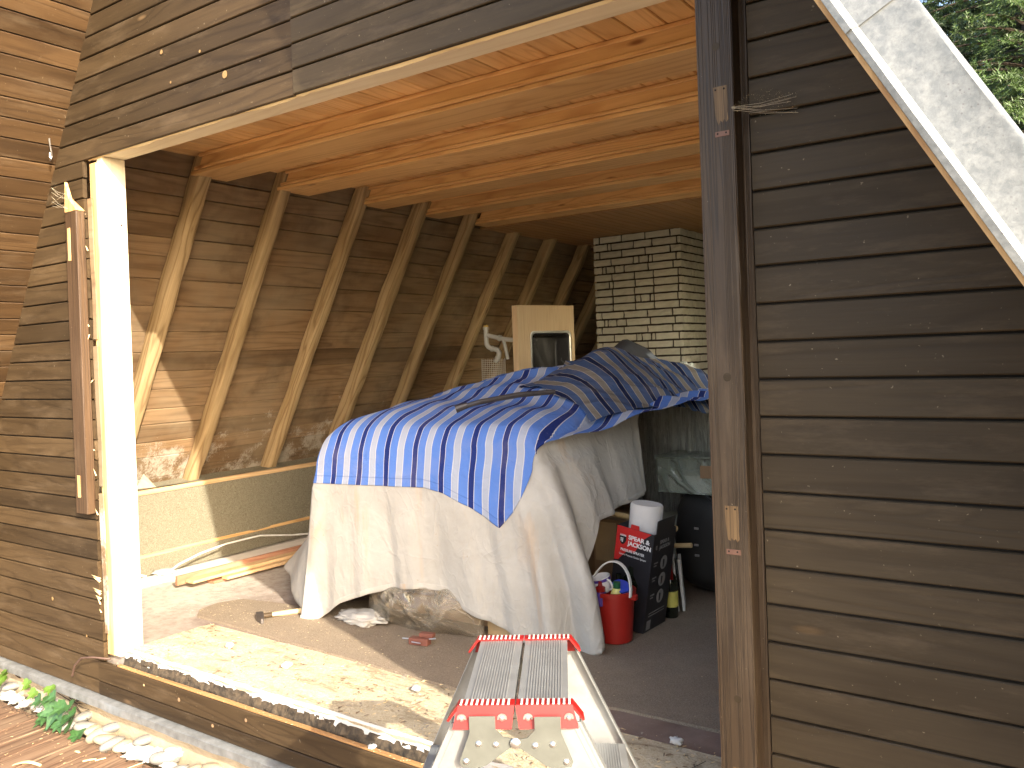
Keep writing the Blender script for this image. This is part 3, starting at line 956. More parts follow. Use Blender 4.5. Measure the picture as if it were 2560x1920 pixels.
# outer slabs (structure of the roof, outside face)
WY0, WY1, WZ0, WZ1 = 1.75, 3.05, 1.35, 2.12       # unseen roof window, added in the right slope to light the film
def slab(side):
    zb, za = -0.28, (RK - LK) / (2 * S)
    t0, t1 = 0.022, 0.078
    if side < 0:
        n = -nL
        a = Vector((XL(zb), 0, zb)); b = Vector((XL(za), 0, za))
    else:
        n = Vector((1, 0, S)).normalized()
        a = Vector((XR(zb), 0, zb)); b = Vector((XR(za), 0, za))
    def piece(pa, pb, y0, y1):
        q = [pa + n * t0, pb + n * t0, pb + n * t1, pa + n * t1]
        return RP(MB().prism([(p.x, p.z) for p in q], y0, y1, axis=1).build("roof_slab", M['roofing']))
    if side < 0:
        return piece(a, b, -OH + .004, YB)
    w0, w1 = Vector((XR(WZ0), 0, WZ0)), Vector((XR(WZ1), 0, WZ1))
    piece(a, b, -OH + .004, WY0); piece(a, b, WY1, YB)
    piece(a, w0, WY0, WY1); piece(w1, b, WY0, WY1)
slab(-1); slab(1)

# boards on the left slope: soffit in front of the wall, lining inside
def slope_board(name, mat, s0, w, y0, y1, jit=0.0, side=-1, T=0.02, dz=0.0):
    """s0 = distance up the slope from z=0"""
    vs, fs = plank_mesh(y1 - y0, T, w, ch=0.0025, nseg=18 if jit else 1, jit=jit)
    if side < 0:
        ex, ey, ez = Vector((0, 1, 0)), -nL, slL
        org = Vector((XL(0), y0, 0)) + slL * s0 - ey * 0 + nL * dz
    else:
        sR = Vector((-S, 0, 1)).normalized(); nR = Vector((1, 0, S)).normalized()
        ex, ey, ez = Vector((0, 1, 0)), nR, sR
        org = Vector((XR(0), y0, 0)) + sR * s0
    mt = Matrix((ex, ey, ez)).transposed().to_4x4()
    mt.translation = org
    me = mesh(vs, fs, name)
    bm = bmesh.new(); bm.from_mesh(me)
    bmesh.ops.recalc_face_normals(bm, faces=bm.faces); bm.to_mesh(me); bm.free()
    o = link(name, me, mat)
    o.parent = roof
    o.matrix_parent_inverse = Matrix.Translation((2.14, -2.5, -4.9))
    o.matrix_basis = mt
    return o
cosS = 1 / math.sqrt(1 + S * S)             # z per metre of slope
s = -0.30
while s < 4.2:
    w = 0.0846
    slope_board("soffit_board", M['soffit'], s, w - 0.0045, -OH, 0.0225)
    s += w
s = 0.42
while s < 3.1:
    w = random.choice([.105, .12, .13, .14, .155])
    slope_board("lining_board", M['lining'], s, w - 0.004, 0.10, YB - .1, jit=0.006, dz=random.uniform(-.003, .003))
    s += w
# inner face of the right slope, plain boards
s = -0.30
while s < 4.2:
    zb_ = s * cosS
    if zb_ + .15 > WZ0 and zb_ < WZ1:
        slope_board("soffit_board", M['siding_shade'], s, .166, -OH, WY0, side=1)
        slope_board("soffit_board", M['siding_shade'], s, .166, WY1, YB - .1, side=1)
    else:
        slope_board("soffit_board", M['siding_shade'], s, .166, -OH, YB - .1, side=1)
    s += .17
mb = MB()
for (z0_, z1_, y0_, y1_) in ((WZ0 - .04, WZ0 + .02, WY0 - .03, WY1 + .03), (WZ1 - .02, WZ1 + .04, WY0 - .03, WY1 + .03), (WZ0 + .02, WZ1 - .02, WY0 - .03, WY0 + .03), (WZ0 + .02, WZ1 - .02, WY1 - .03, WY1 + .03)):
    q = [Vector((XR(z), 0, z)) + Vector((1, 0, S)).normalized() * o_ for z, o_ in ((z0_, -.012), (z1_, -.012), (z1_, .095), (z0_, .095))]
    mb.prism([(p.x, p.z) for p in q], y0_, y1_, axis=1)
rw = RP(mb.build("added_roof_window", M['white_plastic']))
q = [Vector((XR(z), 0, z)) + Vector((1, 0, S)).normalized() * o_ for z, o_ in ((WZ0, .055), (WZ1, .055), (WZ1, .060), (WZ0, .060))]
pn = MB().prism([(p.x, p.z) for p in q], WY0 + .01, WY1 - .01, axis=1).build("pane", M['glass'], rw)

# rafters
RAFT_Y = [0.65, 1.163, 1.755, 2.30, 2.853, 3.438, 3.977, 4.551, 5.11, 5.68]
for i, y in enumerate(RAFT_Y):
    Lr = 2.75
    vs, fs = [], []
    wdt = 0.078 + random.uniform(-.006, .008)
    dep = 0.088 + random.uniform(-.006, .008)
    prof = []
    for a in range(16):
        t = 2 * math.pi * a / 16
        c, s_ = math.cos(t), math.sin(t)
        e = 0.30
        prof.append((math.copysign(abs(c) ** e, c) * dep / 2, math.copysign(abs(s_) ** e, s_) * wdt / 2))
    ns = 46
    sd = random.uniform(0, 50)
    for q in range(ns + 1):
        x = Lr * q / ns
        sw = 1 + .05 * mnoise.noise((x * 1.5, sd, 0)) + 0.04 * math.exp(-((x - 1.1 - .3 * math.sin(sd)) / .05) ** 2)
        for (py, pz) in prof:
            j = 0.0045 * mnoise.noise((x * 5, py * 30 + sd, pz * 30)) + 0.002 * mnoise.noise((x * 22, py * 60 + sd, pz * 60))
            vs.append((x, py * sw + j, pz * sw + j * 1.3 + .006 * mnoise.noise((x * .9, sd, 5))))
    npf = len(prof)
    for q in range(ns):
        for k in range(npf):
            k2 = (k + 1) % npf
            fs.append((q * npf + k, q * npf + k2, (q + 1) * npf + k2, (q + 1) * npf + k))
    fs.append(tuple(range(npf))); fs.append(tuple(ns * npf + k for k in range(npf))[::-1])
    ex, ey, ez = slL, nL, Vector((0, 1, 0))
    mt = Matrix((ex, ey, ez)).transposed().to_4x4()
    mt.translation = Vector((XL(0.56), y + wdt / 2, 0.56)) + nL * (dep / 2 + .002)
    me = mesh(vs, fs, "rafter")
    bm = bmesh.new(); bm.from_mesh(me)
    bmesh.ops.recalc_face_normals(bm, faces=bm.faces); bm.to_mesh(me); bm.free()
    shade_auto(me, 50)
    o = link("rafter", me, M['rafter'])
    o.parent = roof
    o.matrix_parent_inverse = Matrix.Translation((2.14, -2.5, -4.9))
    o.matrix_basis = mt

# zinc edging of the right verge: a face towards the camera, a bright bent lip below and the turned-over top
sR = Vector((-S, 0, 1)).normalized()
nR = Vector((1, 0, S)).normalized()         # outward
def verge(s0, s1, yo):
    A = Vector((XR(0), 0, 0))
    def pt(s, out, y):
        p = A + sR * s + nR * out
        return (p.x, y, p.z)
    prof = [(-0.012, -OH + .016), (-0.010, -OH - .012 - yo), (0.0, -OH - .014 - yo), (0.009, -OH - .004 - yo), (0.075, -OH - .002 - yo), (0.082, -OH - .004 - yo), (0.0885, -OH - .002 - yo), (0.090, -OH + .01 - yo), (0.088, -OH + .13)]
    ns = 12
    vs, fs = [], []
    for i in range(ns + 1):
        s = s0 + (s1 - s0) * i / ns
        for k, (o_, y) in enumerate(prof):
            w = 0.0012 * mnoise.noise((s * 6, k * .7, yo * 100))
            vs.append(pt(s, o_ + w, y + w))
    n = len(prof)
    for i in range(ns):
        for k in range(n - 1):
            fs.append((i * n + k, i * n + k + 1, (i + 1) * n + k + 1, (i + 1) * n + k))
    o = MB().add(vs, fs).build("edge_flashing", M['zinc'])
    shade_auto(o.data, 30)
    return RP(o)
zj = 1.715 / cosS
verge(-0.28, 0.95, 0.0)
verge(0.945, zj + .012, 0.0)
verge(zj, 3.3, 0.003)
verge(3.29, 5.45, 0.0)
# wooden barge board behind the lip
mb = MB()
A = Vector((XR(0), 0, 0))
q = [A + sR * (-.28) + nR * -.018, A + sR * 5.4 + nR * -.018, A + sR * 5.4 + nR * .020, A + sR * (-.28) + nR * .020]
RP(mb.prism([(p.x, p.z) for p in q], -OH + .002, -OH + .022, axis=1).build("barge_board", M['stud']))

# ================================================================== CEILING
ceil = empty("ceiling", (-2.1, 3, 2.3), label="varnished orange pine ceiling with five boxed beams running across", cat="ceiling")
def CP(o):
    o.parent = ceil
    o.matrix_parent_inverse = Matrix.Translation((2.1, -3, -2.3))
    return o
x = -3.665
while x < -0.73:
    w = 0.1118
    if x < -3.4: pass
    o = plank("ceiling_board", M['ceiling'], None, (0, 0, 0), 3.0, 0.016, w - 0.0035, ch=0.0035)
    o.rotation_euler = Euler((R(-90), 0, R(90)))
    o.rotation_euler = Matrix(((0, 0, 1), (1, 0, 0), (0, 1, 0))).to_euler()
    o.location = (x, 0.121, 2.300)
    CP(o)
    x += w
CP(MB().box(-3.63, -.65, .1, 3.2, 2.318, 2.33).build("ceiling_backing", M['gap']))
BEAM_Y = [(0.627, 0.20), (1.165, 0.215), (1.80, 0.20), (2.37, 0.18), (2.925, 0.165)]
for y, wd in BEAM_Y:
    xe = -3.66
    core = plank("beam", M['pine'], None, (xe + .055, y, 2.222), 2.99, 0.02, 0.077, ch=0.003, l0=.045)
    CP(core)
    def sub(o):
        o.parent = core
        o.matrix_parent_inverse = Matrix.Identity(4)
        o.location = Vector(o.location) - Vector((xe + .055, y, 2.222))
    b = plank("soffit_strip", M['pine'], None, (0, 0, 0), 3.04, 0.019, wd + .012, ch=0.004)
    b.rotation_euler = (R(-90), 0, 0)
    b.location = (xe, y - .007, 2.2205)
    sub(b)
    e = plank("edge_strip", M['pine'], None, (xe + .03, y - .0085, 2.2225), 3.0, 0.008, 0.017, ch=0.003)
    sub(e)
    e = plank("edge_strip", M['pine'], None, (xe + .075, y - .010, 2.2825), 2.95, 0.0095, 0.016, ch=0.003)
    sub(e)
    bk = plank("back_board", M['pine'], None, (xe + .055, y + wd - .02, 2.222), 2.99, 0.02, 0.076, ch=0.003)
    sub(bk)
# lower boarded ceiling farther back
x = -3.72
i = 0
while x < -0.66:
    w = 0.072
    o = plank("ceiling_board", M['pine_dull'], None, (0, 0, 0), 2.95, 0.014, w - 0.0025, ch=0.002)
    o.rotation_euler = Matrix(((0, 0, 1), (1, 0, 0), (0, 1, 0))).to_euler()
    o.location = (x, 3.10, 2.196)
    CP(o)
    x += w
CP(MB().box(-3.66, -.66, 3.1, 6.1, 2.212, 2.33).build("ceiling_backing", M['gap']))

# ================================================================== KNEE WALL
knee = empty("knee_wall", (-4.55, 3, FLOOR), label="low inner wall of rough wood wool board under the rafters", cat="wall")
def KP(o):
    o.parent = knee
    o.matrix_parent_inverse = Matrix.Translation((4.55, -3, -FLOOR))
    return o
KP(MB().box(-4.60, -4.50, 0.11, 6.1, FLOOR, 0.5165).build("panel", M['woodwool'], origin=(-4.5, 0, 0)))
KP(plank("ledge_batten", M['plank'], None, (-4.492, 0.12, 0.5185), 5.9, 0.030, 0.026, rot=(0, 0, R(90)), ch=.002, nseg=20, jit=.003))
mb = MB()
xs = np.linspace(-4.70, -4.515, 6); ys = np.linspace(.11, 6.1, 60)
vs = [(a, b, 0.546 + .006 * mnoise.noise((a * 20, b * 6, 0)) + .018 * max(0, (-4.60 - a) / .1)) for a in xs for b in ys]
fs = [(i * 60 + j, (i + 1) * 60 + j, (i + 1) * 60 + j + 1, i * 60 + j + 1) for i in range(5) for j in range(59)]
KP(MB().add(vs, fs).build("ledge", M['woodwool']))
KP(plank("batten", M['stud_x'] if 'stud_x' in M else M['pine'], None, (-4.4985, 0.12, 0.156), 5.9, 0.008, 0.020, rot=(0, 0, R(90)), ch=.001, nseg=30, jit=.004))
KP(MB().add([(-4.60, .86, .55), (-4.515, .90, .55), (-4.56, .80, .55), (-4.575, .86, .63), (-4.55, .83, .61)], [(0, 1, 3), (1, 4, 3), (1, 2, 4), (2, 0, 3, 4)]).build("mortar_lump", M['plinth']))

# ================================================================== BACK WALL (with a window)
back = empty("back_wall", (-2.1, 6, 0), label="dark board wall at the far end of the room with two windows", cat="wall")
def BP(o):
    o.parent = back
    o.matrix_parent_inverse = Matrix.Translation((2.1, -6, 0))
    return o
holes = [(-4.42, -3.93, 1.02, 1.42), (-2.0, -0.75, 0.95, 2.0)]
z = FLOOR
zlev = sorted({FLOOR, 1.02, 1.42, 0.95, 2.0, 2.4})
k = 0
while z < 2.35:
    h = 0.15
    segs = [(XL(z) + .0, XR(z) - .0)]
    for (a, b, c, d) in holes:
        if z + h > c and z < d:
            new = []
            for (p, q) in segs:
                if a < q and b > p:
                    if a > p: new.append((p, a))
                    if b < q: new.append((b, q))
                else:
                    new.append((p, q))
            segs = new
    for (p, q) in segs:
        if q - p > .03:
            BP(plank("board", M['lining'], None, (p, 6.0, z), q - p, .03, h - .0003))
    z += h
for (a, b, c, d) in holes:
    mb = MB()
    mb.box(a - .02, a + .035, 5.98, 6.04, c - .03, d + .05).box(b - .035, b + .02, 5.98, 6.04, c - .03, d + .05)
    mb.box(a + .035, b - .035, 5.98, 6.04, c - .03, c + .035).box(a + .035, b - .035, 5.98, 6.04, d + .0, d + .05)
    f = BP(mb.build("window_frame", M['white_plastic']))
    g = MB().box(a + .03, b - .03, 6.008, 6.012, c + .03, d).build("pane", M['glass'])
    g.parent = f

# ================================================================== FLOOR
floor = tag(MB().box(-4.6, -0.4, 0.0475, 6.0, -0.10, 0.044).build("floor", M['lino'], origin=(-2, 2, 0)), kind="structure")
# sawdust-covered chipboard along the threshold, edge uneven
mb = MB()
nx, ny = 150, 16
vs = []
def chip_back(x): return 0.455 - 0.03 * (x + 3.4) / 2.5 + 0.015 * mnoise.noise((x * 2, 0, 0)) - 0.0 
for i in range(nx + 1):
    x = -3.40 + (3.40 - 0.74) * i / nx
    f0 = 0.036 + 0.010 * mnoise.noise((x * 4, 1, 0)) + 0.005 * mnoise.noise((x * 17, 1, 0))
    for j in range(ny + 1):
        t = j / ny
        y = f0 + (chip_back(x) - f0) * t
        zz = 0.0525 + 0.004 * mnoise.noise((x * 7, y * 9, 3)) + 0.0035 * mnoise.noise((x * 30, y * 30, 3)) + 0.006 * max(0, 1 - abs(t - .3) / .2) * (.5 + mnoise.noise((x * 1.3, 0, 9)))
        if t > .93: zz = 0.0475
        vs.append((x, y, zz))
fs = [(i * (ny + 1) + j, (i + 1) * (ny + 1) + j, (i + 1) * (ny + 1) + j + 1, i * (ny + 1) + j + 1) for i in range(nx) for j in range(ny)]
b0 = len(vs)
for i in range(nx + 1):
    x, y, zz = vs[i * (ny + 1)]
    vs.append((x, y + 0.004, zz - 0.016))
fs += [(i * (ny + 1), b0 + i, b0 + i + 1, (i + 1) * (ny + 1)) for i in range(nx)]
o = MB().add(vs, fs).build("chipboard_panel", M['chip'], floor)
shade_auto(o.data, 60)
o.matrix_parent_inverse = floor.matrix_world.inverted() if False else Matrix.Translation((2, -2, 0))
# white crust along the threshold edge
mb = MB()
vs = []
for i in range(201):
    x = -3.40 + 2.64 * i / 200
    wd_ = .028 + .016 * mnoise.noise((x * 3, 7, 0)) + .010 * mnoise.noise((x * 14, 7, 0))
    k_ = max(0.0, min(1.0, .9 + mnoise.noise((x * 2.3, 9, 0)) * 1.2)) if x > -2.9 else 1
    for j in range(5):
        t = j / 4
        vs.append((x, .0345 + .006 * mnoise.noise((x * 12, 2, 0)) + wd_ * t * (.3 + .7 * k_), .0475 + (.0125 + .006 * mnoise.noise((x * 18, t * 4, 5))) * (1 - t ** 2) + (.004 if 0 < j < 4 else (-.034 - .022 * mnoise.noise((x * 7, 3, 8)) - .008 * mnoise.noise((x * 30, 3, 8)) if j == 0 else -.006))))
fs = [(i * 5 + j, (i + 1) * 5 + j, (i + 1) * 5 + j + 1, i * 5 + j + 1) for i in range(200) for j in range(4)]
o = MB().add(vs, fs).build("plaster_crust", M['plaster'], floor)
o.matrix_parent_inverse = Matrix.Translation((2, -2, 0))
# dark ragged insulation edge between floor and sill
mb = MB()
vs = []
nx = 260
for i in range(nx + 1):
    x = -3.40 + 2.66 * i / nx
    for j in range(5):
        t = j / 4
        n_ = 0.007 * mnoise.noise((x * 22, t * 5, 0)) + 0.005 * mnoise.noise((x * 60, t * 9, 4))
        vs.append((x, 0.024 + 0.012 * t + n_, -0.02 + 0.058 * t + n_ * .5))
fs = [(i * 5 + j, (i + 1) * 5 + j, (i + 1) * 5 + j + 1, i * 5 + j + 1) for i in range(nx) for j in range(4)]
o = MB().add(vs, fs).build("rotten_edge", M['dark_core'], floor)
o.matrix_parent_inverse = Matrix.Translation((2, -2, 0))
o = plank("sill_strip", M['stud_h'] if 'stud_h' in M else M['pine_dull'], floor, (-3.40, 0.0, -0.004), 2.66, 0.017, 0.007, ch=.001, nseg=40, jit=.003)
o.matrix_parent_inverse = Matrix.Translation((2, -2, 0))
o = MB().box(-4.5, -0.45, 0.0, 0.0, 0, 0).v
for (px, py_, sx, sy, rz) in ((-0.99, .22, .30, .0022, 1.25), ):
    g = MB().box(-sx / 2, sx / 2, -sy / 2, sy / 2, 0.0, 0.0004).build("joint", M['gap'], floor, loc=(px + 2, py_ - 2, 0.0575), rot=(0, 0, rz))

# ================================================================== CHIMNEY
chim = empty("chimney", (-3.0, 4.4, FLOOR), label="pale split brick chimney breast with dark joints at the back of the room", cat="chimney")
def HP(o):
    o.parent = chim
    o.matrix_parent_inverse = Matrix.Translation((3.0, -4.4, -FLOOR))
    return o
CX0, CX1, CY0, CY1 = -3.375, -2.605, 4.205, 4.95
HP(MB().box(CX0 + .012, CX1 - .012, CY0 + .012, CY1, FLOOR, 2.195).build("mortar_core", M['mortar'], origin=(-3, 4.5, 0)))
def brick_mesh(L, h, seed):
    mb = MB()
    rr = random.Random(seed)
    nx_, nz_ = 5, 3
    vs, fs = [], []
    for i in range(nx_):
        for j in range(nz_):
            x = L * i / (nx_ - 1); z = h * j / (nz_ - 1)
            e = 0.0022
            vs.append((x + (rr.uniform(-e, e) if True else 0), rr.uniform(-.004, .003) + (0.003 if i in (0, nx_ - 1) or j in (0, nz_ - 1) else 0), z + rr.uniform(-e, e) * .7))
    for i in range(nx_ - 1):
        for j in range(nz_ - 1):
            fs.append((i * nz_ + j, (i + 1) * nz_ + j, (i + 1) * nz_ + j + 1, i * nz_ + j + 1))
    ring = [i * nz_ for i in range(nx_)] + [(nx_ - 1) * nz_ + j for j in range(1, nz_)] + [i * nz_ + nz_ - 1 for i in range(nx_ - 2, -1, -1)] + [j for j in range(nz_ - 2, 0, -1)]
    b = len(vs)
    for r_ in ring:
        vs.append((vs[r_][0], 0.03, vs[r_][2]))
    for a in range(len(ring)):
        a2 = (a + 1) % len(ring)
        fs.append((ring[a], ring[a2], b + a2, b + a))
    me = mesh(vs, fs, "brick")
    bm = bmesh.new(); bm.from_mesh(me); bmesh.ops.recalc_face_normals(bm, faces=bm.faces); bm.to_mesh(me); bm.free()
    me.materials.append(M['brick'])
    return me
BH, BP_ = 0.0480, 0.0625
cache = {}
def brick(L, x, y, z, rz):
    key = (round(L, 3), random.randint(0, 3))
    if key not in cache:
        cache[key] = brick_mesh(L, BH, hash(key) & 0xffff)
    o = link("brick", cache[key], None, None, (x, y, z), (0, 0, rz))
    return HP(o)
row = 0
z = 2.19 - BH
while z > 0.9:
    g = 0.013
    Wd = CX1 - CX0
    pat = [0.0485, 0.188, 0.198, 0.203] if row % 2 == 0 else [0.155, 0.188, 0.155, 0.197]
    if row % 5 == 1: pat = [0.125, 0.022, 0.188, 0.15, 0.197]
    if row % 5 == 3: pat = [0.155, 0.188, 0.036, 0.07, 0.022, 0.19]
    if row % 7 == 4: pat = [0.07, 0.02, 0.066, 0.075, 0.2, 0.2]
    x = CX0 + random.uniform(-.003, .003)
    for L in pat:
        if x + L > CX1 - .02: break
        brick(L, x, CY0, z, 0)
        x += L + g
    rest = CX1 - x
    if rest > .012:
        brick(rest, x, CY0, z, 0)
    # right-hand face
    y = CY0 + .032
    for L in ([0.10, 0.198, 0.198, 0.15] if row % 2 == 0 else [0.198, 0.05, 0.198, 0.2]):
        if y + L > CY1: break
        brick(L, CX1, y, z, R(90))
        y += L + g
    z -= BP_
    row += 1

# ================================================================== CARPET
def poly_slab(name, mat, poly, z0, z1, bev=0.0, sub=0.03, amp=0.0):
    """flat piece with given plan outline, fine grid inside, slightly uneven"""
    bm = bmesh.new()
    vb = [bm.verts.new((p[0], p[1], z1)) for p in poly]
    f = bm.faces.new(vb)
    if sub:
        xs0 = [p[0] for p in poly]; ys0 = [p[1] for p in poly]
        for ax, lo, hi in ((0, min(xs0), max(xs0)), (1, min(ys0), max(ys0))):
            t = lo + sub
            while t < hi:
                co = (t, 0, 0) if ax == 0 else (0, t, 0)
                no = (1, 0, 0) if ax == 0 else (0, 1, 0)
                bmesh.ops.bisect_plane(bm, geom=bm.verts[:] + bm.edges[:] + bm.faces[:], plane_co=co, plane_no=no)
                t += sub
    r = bmesh.ops.extrude_face_region(bm, geom=bm.faces[:])
    top = [v for v in r['geom'] if isinstance(v, bmesh.types.BMVert)]
    for v in bm.verts:
        v.co.z = z0
    for v in top:
        v.co.z = z1 + amp * mnoise.noise((v.co.x * 6, v.co.y * 6, 2))
    bmesh.ops.recalc_face_normals(bm, faces=bm.faces)
    me = bpy.data.meshes.new(name)
    bm.to_mesh(me); bm.free()
    me.materials.append(mat)
    shade_auto(me, 35)
    return me
cp = [(-3.548, 0.487), (-2.75, 0.452), (-1.876, 0.417), (-1.80, 0.56), (-1.79, 2.2), (-2.6, 2.2), (-2.9, 1.15), (-3.20, 0.83), (-3.42, 0.805), (-3.575, 0.772), (-3.635, 0.66), (-3.615, 0.545)]
tag(link("carpet", poly_slab("carpet", M['carpet'], cp, 0.0445, 0.0575, amp=.0025)), label="brown felt carpet piece with a rounded corner lying under the hammer", cat="carpet")
cp2 = [(-1.872, 0.55), (-1.79, 0.475), (-1.479, 0.618), (-1.327, 0.60), (-0.93, 0.55), (-0.5, 0.50), (-0.5, 3.0), (-1.872, 3.0)]
cp2 = [(-1.793, 0.46), (-1.6, 0.515), (-1.33, 0.565), (-0.95, 0.575), (-0.46, 0.56), (-0.46, 3.0), (-1.784, 3.0)]
tag(link("carpet", poly_slab("carpet", M['carpet'], cp2, 0.0445, 0.055, amp=.0015)), label="dark brown felt carpet under the red bucket and the printed carton", cat="carpet")

# ================================================================== DRAPED CLOTHS
def vnoise(x, y, z=0.0):
    return mnoise.noise((x, y, z))

def tab(t, x):
    """linear table look-up; values may be numbers or tuples"""
    if x <= t[0][0]: return t[0][1]
    for (x0, y0), (x1, y1) in zip(t, t[1:]):
        if x <= x1:
            k = (x - x0) / (x1 - x0)
            if isinstance(y0, tuple):
                return tuple(p_ + (q_ - p_) * k for p_, q_ in zip(y0, y1))
            return y0 + (y1 - y0) * k
    return t[-1][1]
# plan outline of the covered pile at several heights: front left corner, right front corner, right rear
CORN = [(.05, (-3.065, .722)), (.85, (-2.955, .742))]
NOSE = [(.05, (-1.665, .955)), (.20, (-1.665, .93)), (.31, (-1.665, .915)), (.43, (-1.685, .905)), (.61, (-1.72, .89)), (.80, (-1.80, .89)), (.90, (-1.86, .90))]
REAR = [(.05, (-1.72, 1.70)), (.58, (-1.735, 1.69)), (.93, (-1.78, 1.69))]
FA, FB = Vector((-2.955, .742)), Vector((-1.84, .893))     # front edge of the top
RB = Vector((-1.76, 1.70))
FD = (FB - FA).normalized(); FN = Vector((FD.y, -FD.x))
RD = (RB - FB).normalized(); RN = Vector((RD.y, -RD.x))
LN = Vector((-0.995, .06))
def arc_drop(e, w, amp):
    if e >= w: return 0.0
    k = 1 - max(0.0, e) / w
    return amp * (1 - math.sqrt(max(0.0, 1 - k * k)))
def top_z(x, y):
    """height of what is stored under the cloths"""
    q = Vector((x, y))
    ef = -(q - FA).dot(FN); el = -(q - FA).dot(LN); er = -(q - FB).dot(RN)
    tx = max(0, min(1, (x + 2.955) / 1.1))
    b = 1.005 + 0.02 * vnoise(x * 2.1, y * 2.1, 1)
    t = min(1, max(0, (y - 1.05) / 0.65))
    b += 0.085 * t * t * (3 - 2 * t) * (0.55 + .45 * tx)
    b += 0.065 * math.exp(-(((x + 2.42) / .20) ** 2 + ((y - 1.85) / .32) ** 2))
    b += 0.085 * math.exp(-(((x + 2.00) / .15) ** 2 + ((y - 1.85) / .28) ** 2))
    d1 = arc_drop(ef, .38, .215 - .10 * tx); d2 = arc_drop(el, .28, .09); d3 = arc_drop(er, .22, .10)
    return b - math.sqrt(d1 * d1 + d2 * d2 + d3 * d3)
HEM = [(0, .05), (.065, .06), (.15, .148), (.26, .205), (.36, .239), (.455, .256), (.545, .245), (.60, .213), (.61, .185), (.70, .149), (.795, .079), (.865, .053), (1.0, .045)]
SF = 0.66
def outline(s, z):
    c, n_, r_ = Vector(tab(CORN, z)), Vector(tab(NOSE, z)), Vector(tab(REAR, z))
    if s <= SF:
        return c + (n_ - c) * (s / SF)
    return n_ + (r_ - n_) * ((s - SF) / (1 - SF))
def edge_top(s):
    q = FA + (FB - FA) * min(1, s / SF) if s <= SF else FB + (RB - FB) * ((s - SF) / (1 - SF))
    return q, top_z(q.x, q.y)
def hem_z(s):
    if s <= SF: return tab(HEM, s / SF)
    return tab([(SF, .045), (SF + .02, .07), (SF + .055, .36), (SF + .10, .55), (1, .585)], s)
def panel(s, v, off=0.0, fold=1.0, zh=None):
    """point of the hanging part: s along the outline, v = 0 at the top edge, 1 at the hem"""
    q0, zt_ = edge_top(s)
    z = zt_ + ((hem_z(s) if zh is None else zh) - zt_) * v
    dl = .035
    pts = [outline(max(0, min(1, s + k * dl)), z) for k in (-1, -.5, 0, .5, 1)]
    q = (pts[0] + pts[4]) * .125 + (pts[1] + pts[3]) * .25 + pts[2] * .25
    if s < dl: q = pts[2].lerp(q, s / dl)
    depth = max(0.0, zt_ - z)
    blend = min(1, max(0, (depth) / .10))
    q = q0.lerp(q, blend)
    w = min(1, max(0, (s - SF + .05) / .10))
    n_ = (FN * (1 - w) + RN * w).normalized()
    am = min(1.0, depth / .55)
    k = s * 15
    ff = vnoise(k + .8 * z, 1.3, 2.0) * .030 + vnoise(k * 2.6 + z * 1.5, 4.0, 1) * .010
    corner = math.exp(-((s - SF) / .10) ** 2)
    ff += corner * .045 * math.sin((s - SF) * 75 + z * 2.2)
    if s > SF: ff += .022 * math.sin((s - SF) * 46 + z * 3.0)
    ff += .018 * max(0, 1 - s / .10) * math.sin(s * 70)
    q = q + n_ * (ff * am * fold + off + .010 * blend)
    return Vector((q.x, q.y, max(z, .052 + .010 * abs(vnoise(q.x * 13, q.y * 13, 4)))))

def cloth_obj(name, grid, uvs, mat, thick=0.0022):
    nu, nv = len(grid), len(grid[0])
    vs = [p for col in grid for p in col]
    fs = [(i * nv + j, (i + 1) * nv + j, (i + 1) * nv + j + 1, i * nv + j + 1) for i in range(nu - 1) for j in range(nv - 1)]
    me = mesh(vs, fs, name)
    uvl = me.uv_layers.new(name="UVMap")
    fl = [u for col in uvs for u in col]
    idx = [l.vertex_index for l in me.loops]
    uvl.data.foreach_set("uv", [c for i in idx for c in fl[i]])
    me.materials.append(mat)
    me.polygons.foreach_set("use_smooth", [True] * len(me.polygons))
    o = link(name, me)
    sm = o.modifiers.new("thickness", 'SOLIDIFY')
    sm.thickness = thick
    sm.offset = -1
    return o

# ---- cream dust sheet
grid, uvs = [], []
NU = 210
for i in range(NU + 1):
    s = i / NU
    col, uc = [], []
    q0, z0 = edge_top(s)
    for j in range(10):                     # part lying on the top
        k = (10 - j) / 10 * .30
        q = q0 + (Vector((-2.35, 1.45)) - q0) * k
        col.append(Vector((q.x, q.y, top_z(q.x, q.y))))
        uc.append((s, -k))
    for j in range(91):
        v = j / 90
        col.append(panel(s, v))
        uc.append((s, v))
    grid.append(col); uvs.append(uc)
o = cloth_obj("dust_sheet", grid, uvs, M['sheet'], 0.003)
tag(o, label="cream cotton dust sheet hanging over the pile down to the floor, front hem arched", cat="sheet")
sheet = o
# sewn hem band
hv, hf = [], []
for i in range(NU + 1):
    s = i / NU
    for (dz, of) in ((.024, .0016), (.022, .0034), (.002, .0036), (-.003, .001)):
        zz = hem_z(s) + dz
        q0, z0 = edge_top(s)
        pnt = panel(s, (z0 - zz) / max(.01, z0 - hem_z(s)), of)
        hv.append(pnt)
hf = [(i * 4 + k, (i + 1) * 4 + k, (i + 1) * 4 + k + 1, i * 4 + k + 1) for i in range(NU) for k in range(3)]
MB().add(hv, hf).build("hem", M['sheet'], sheet, smooth=True)
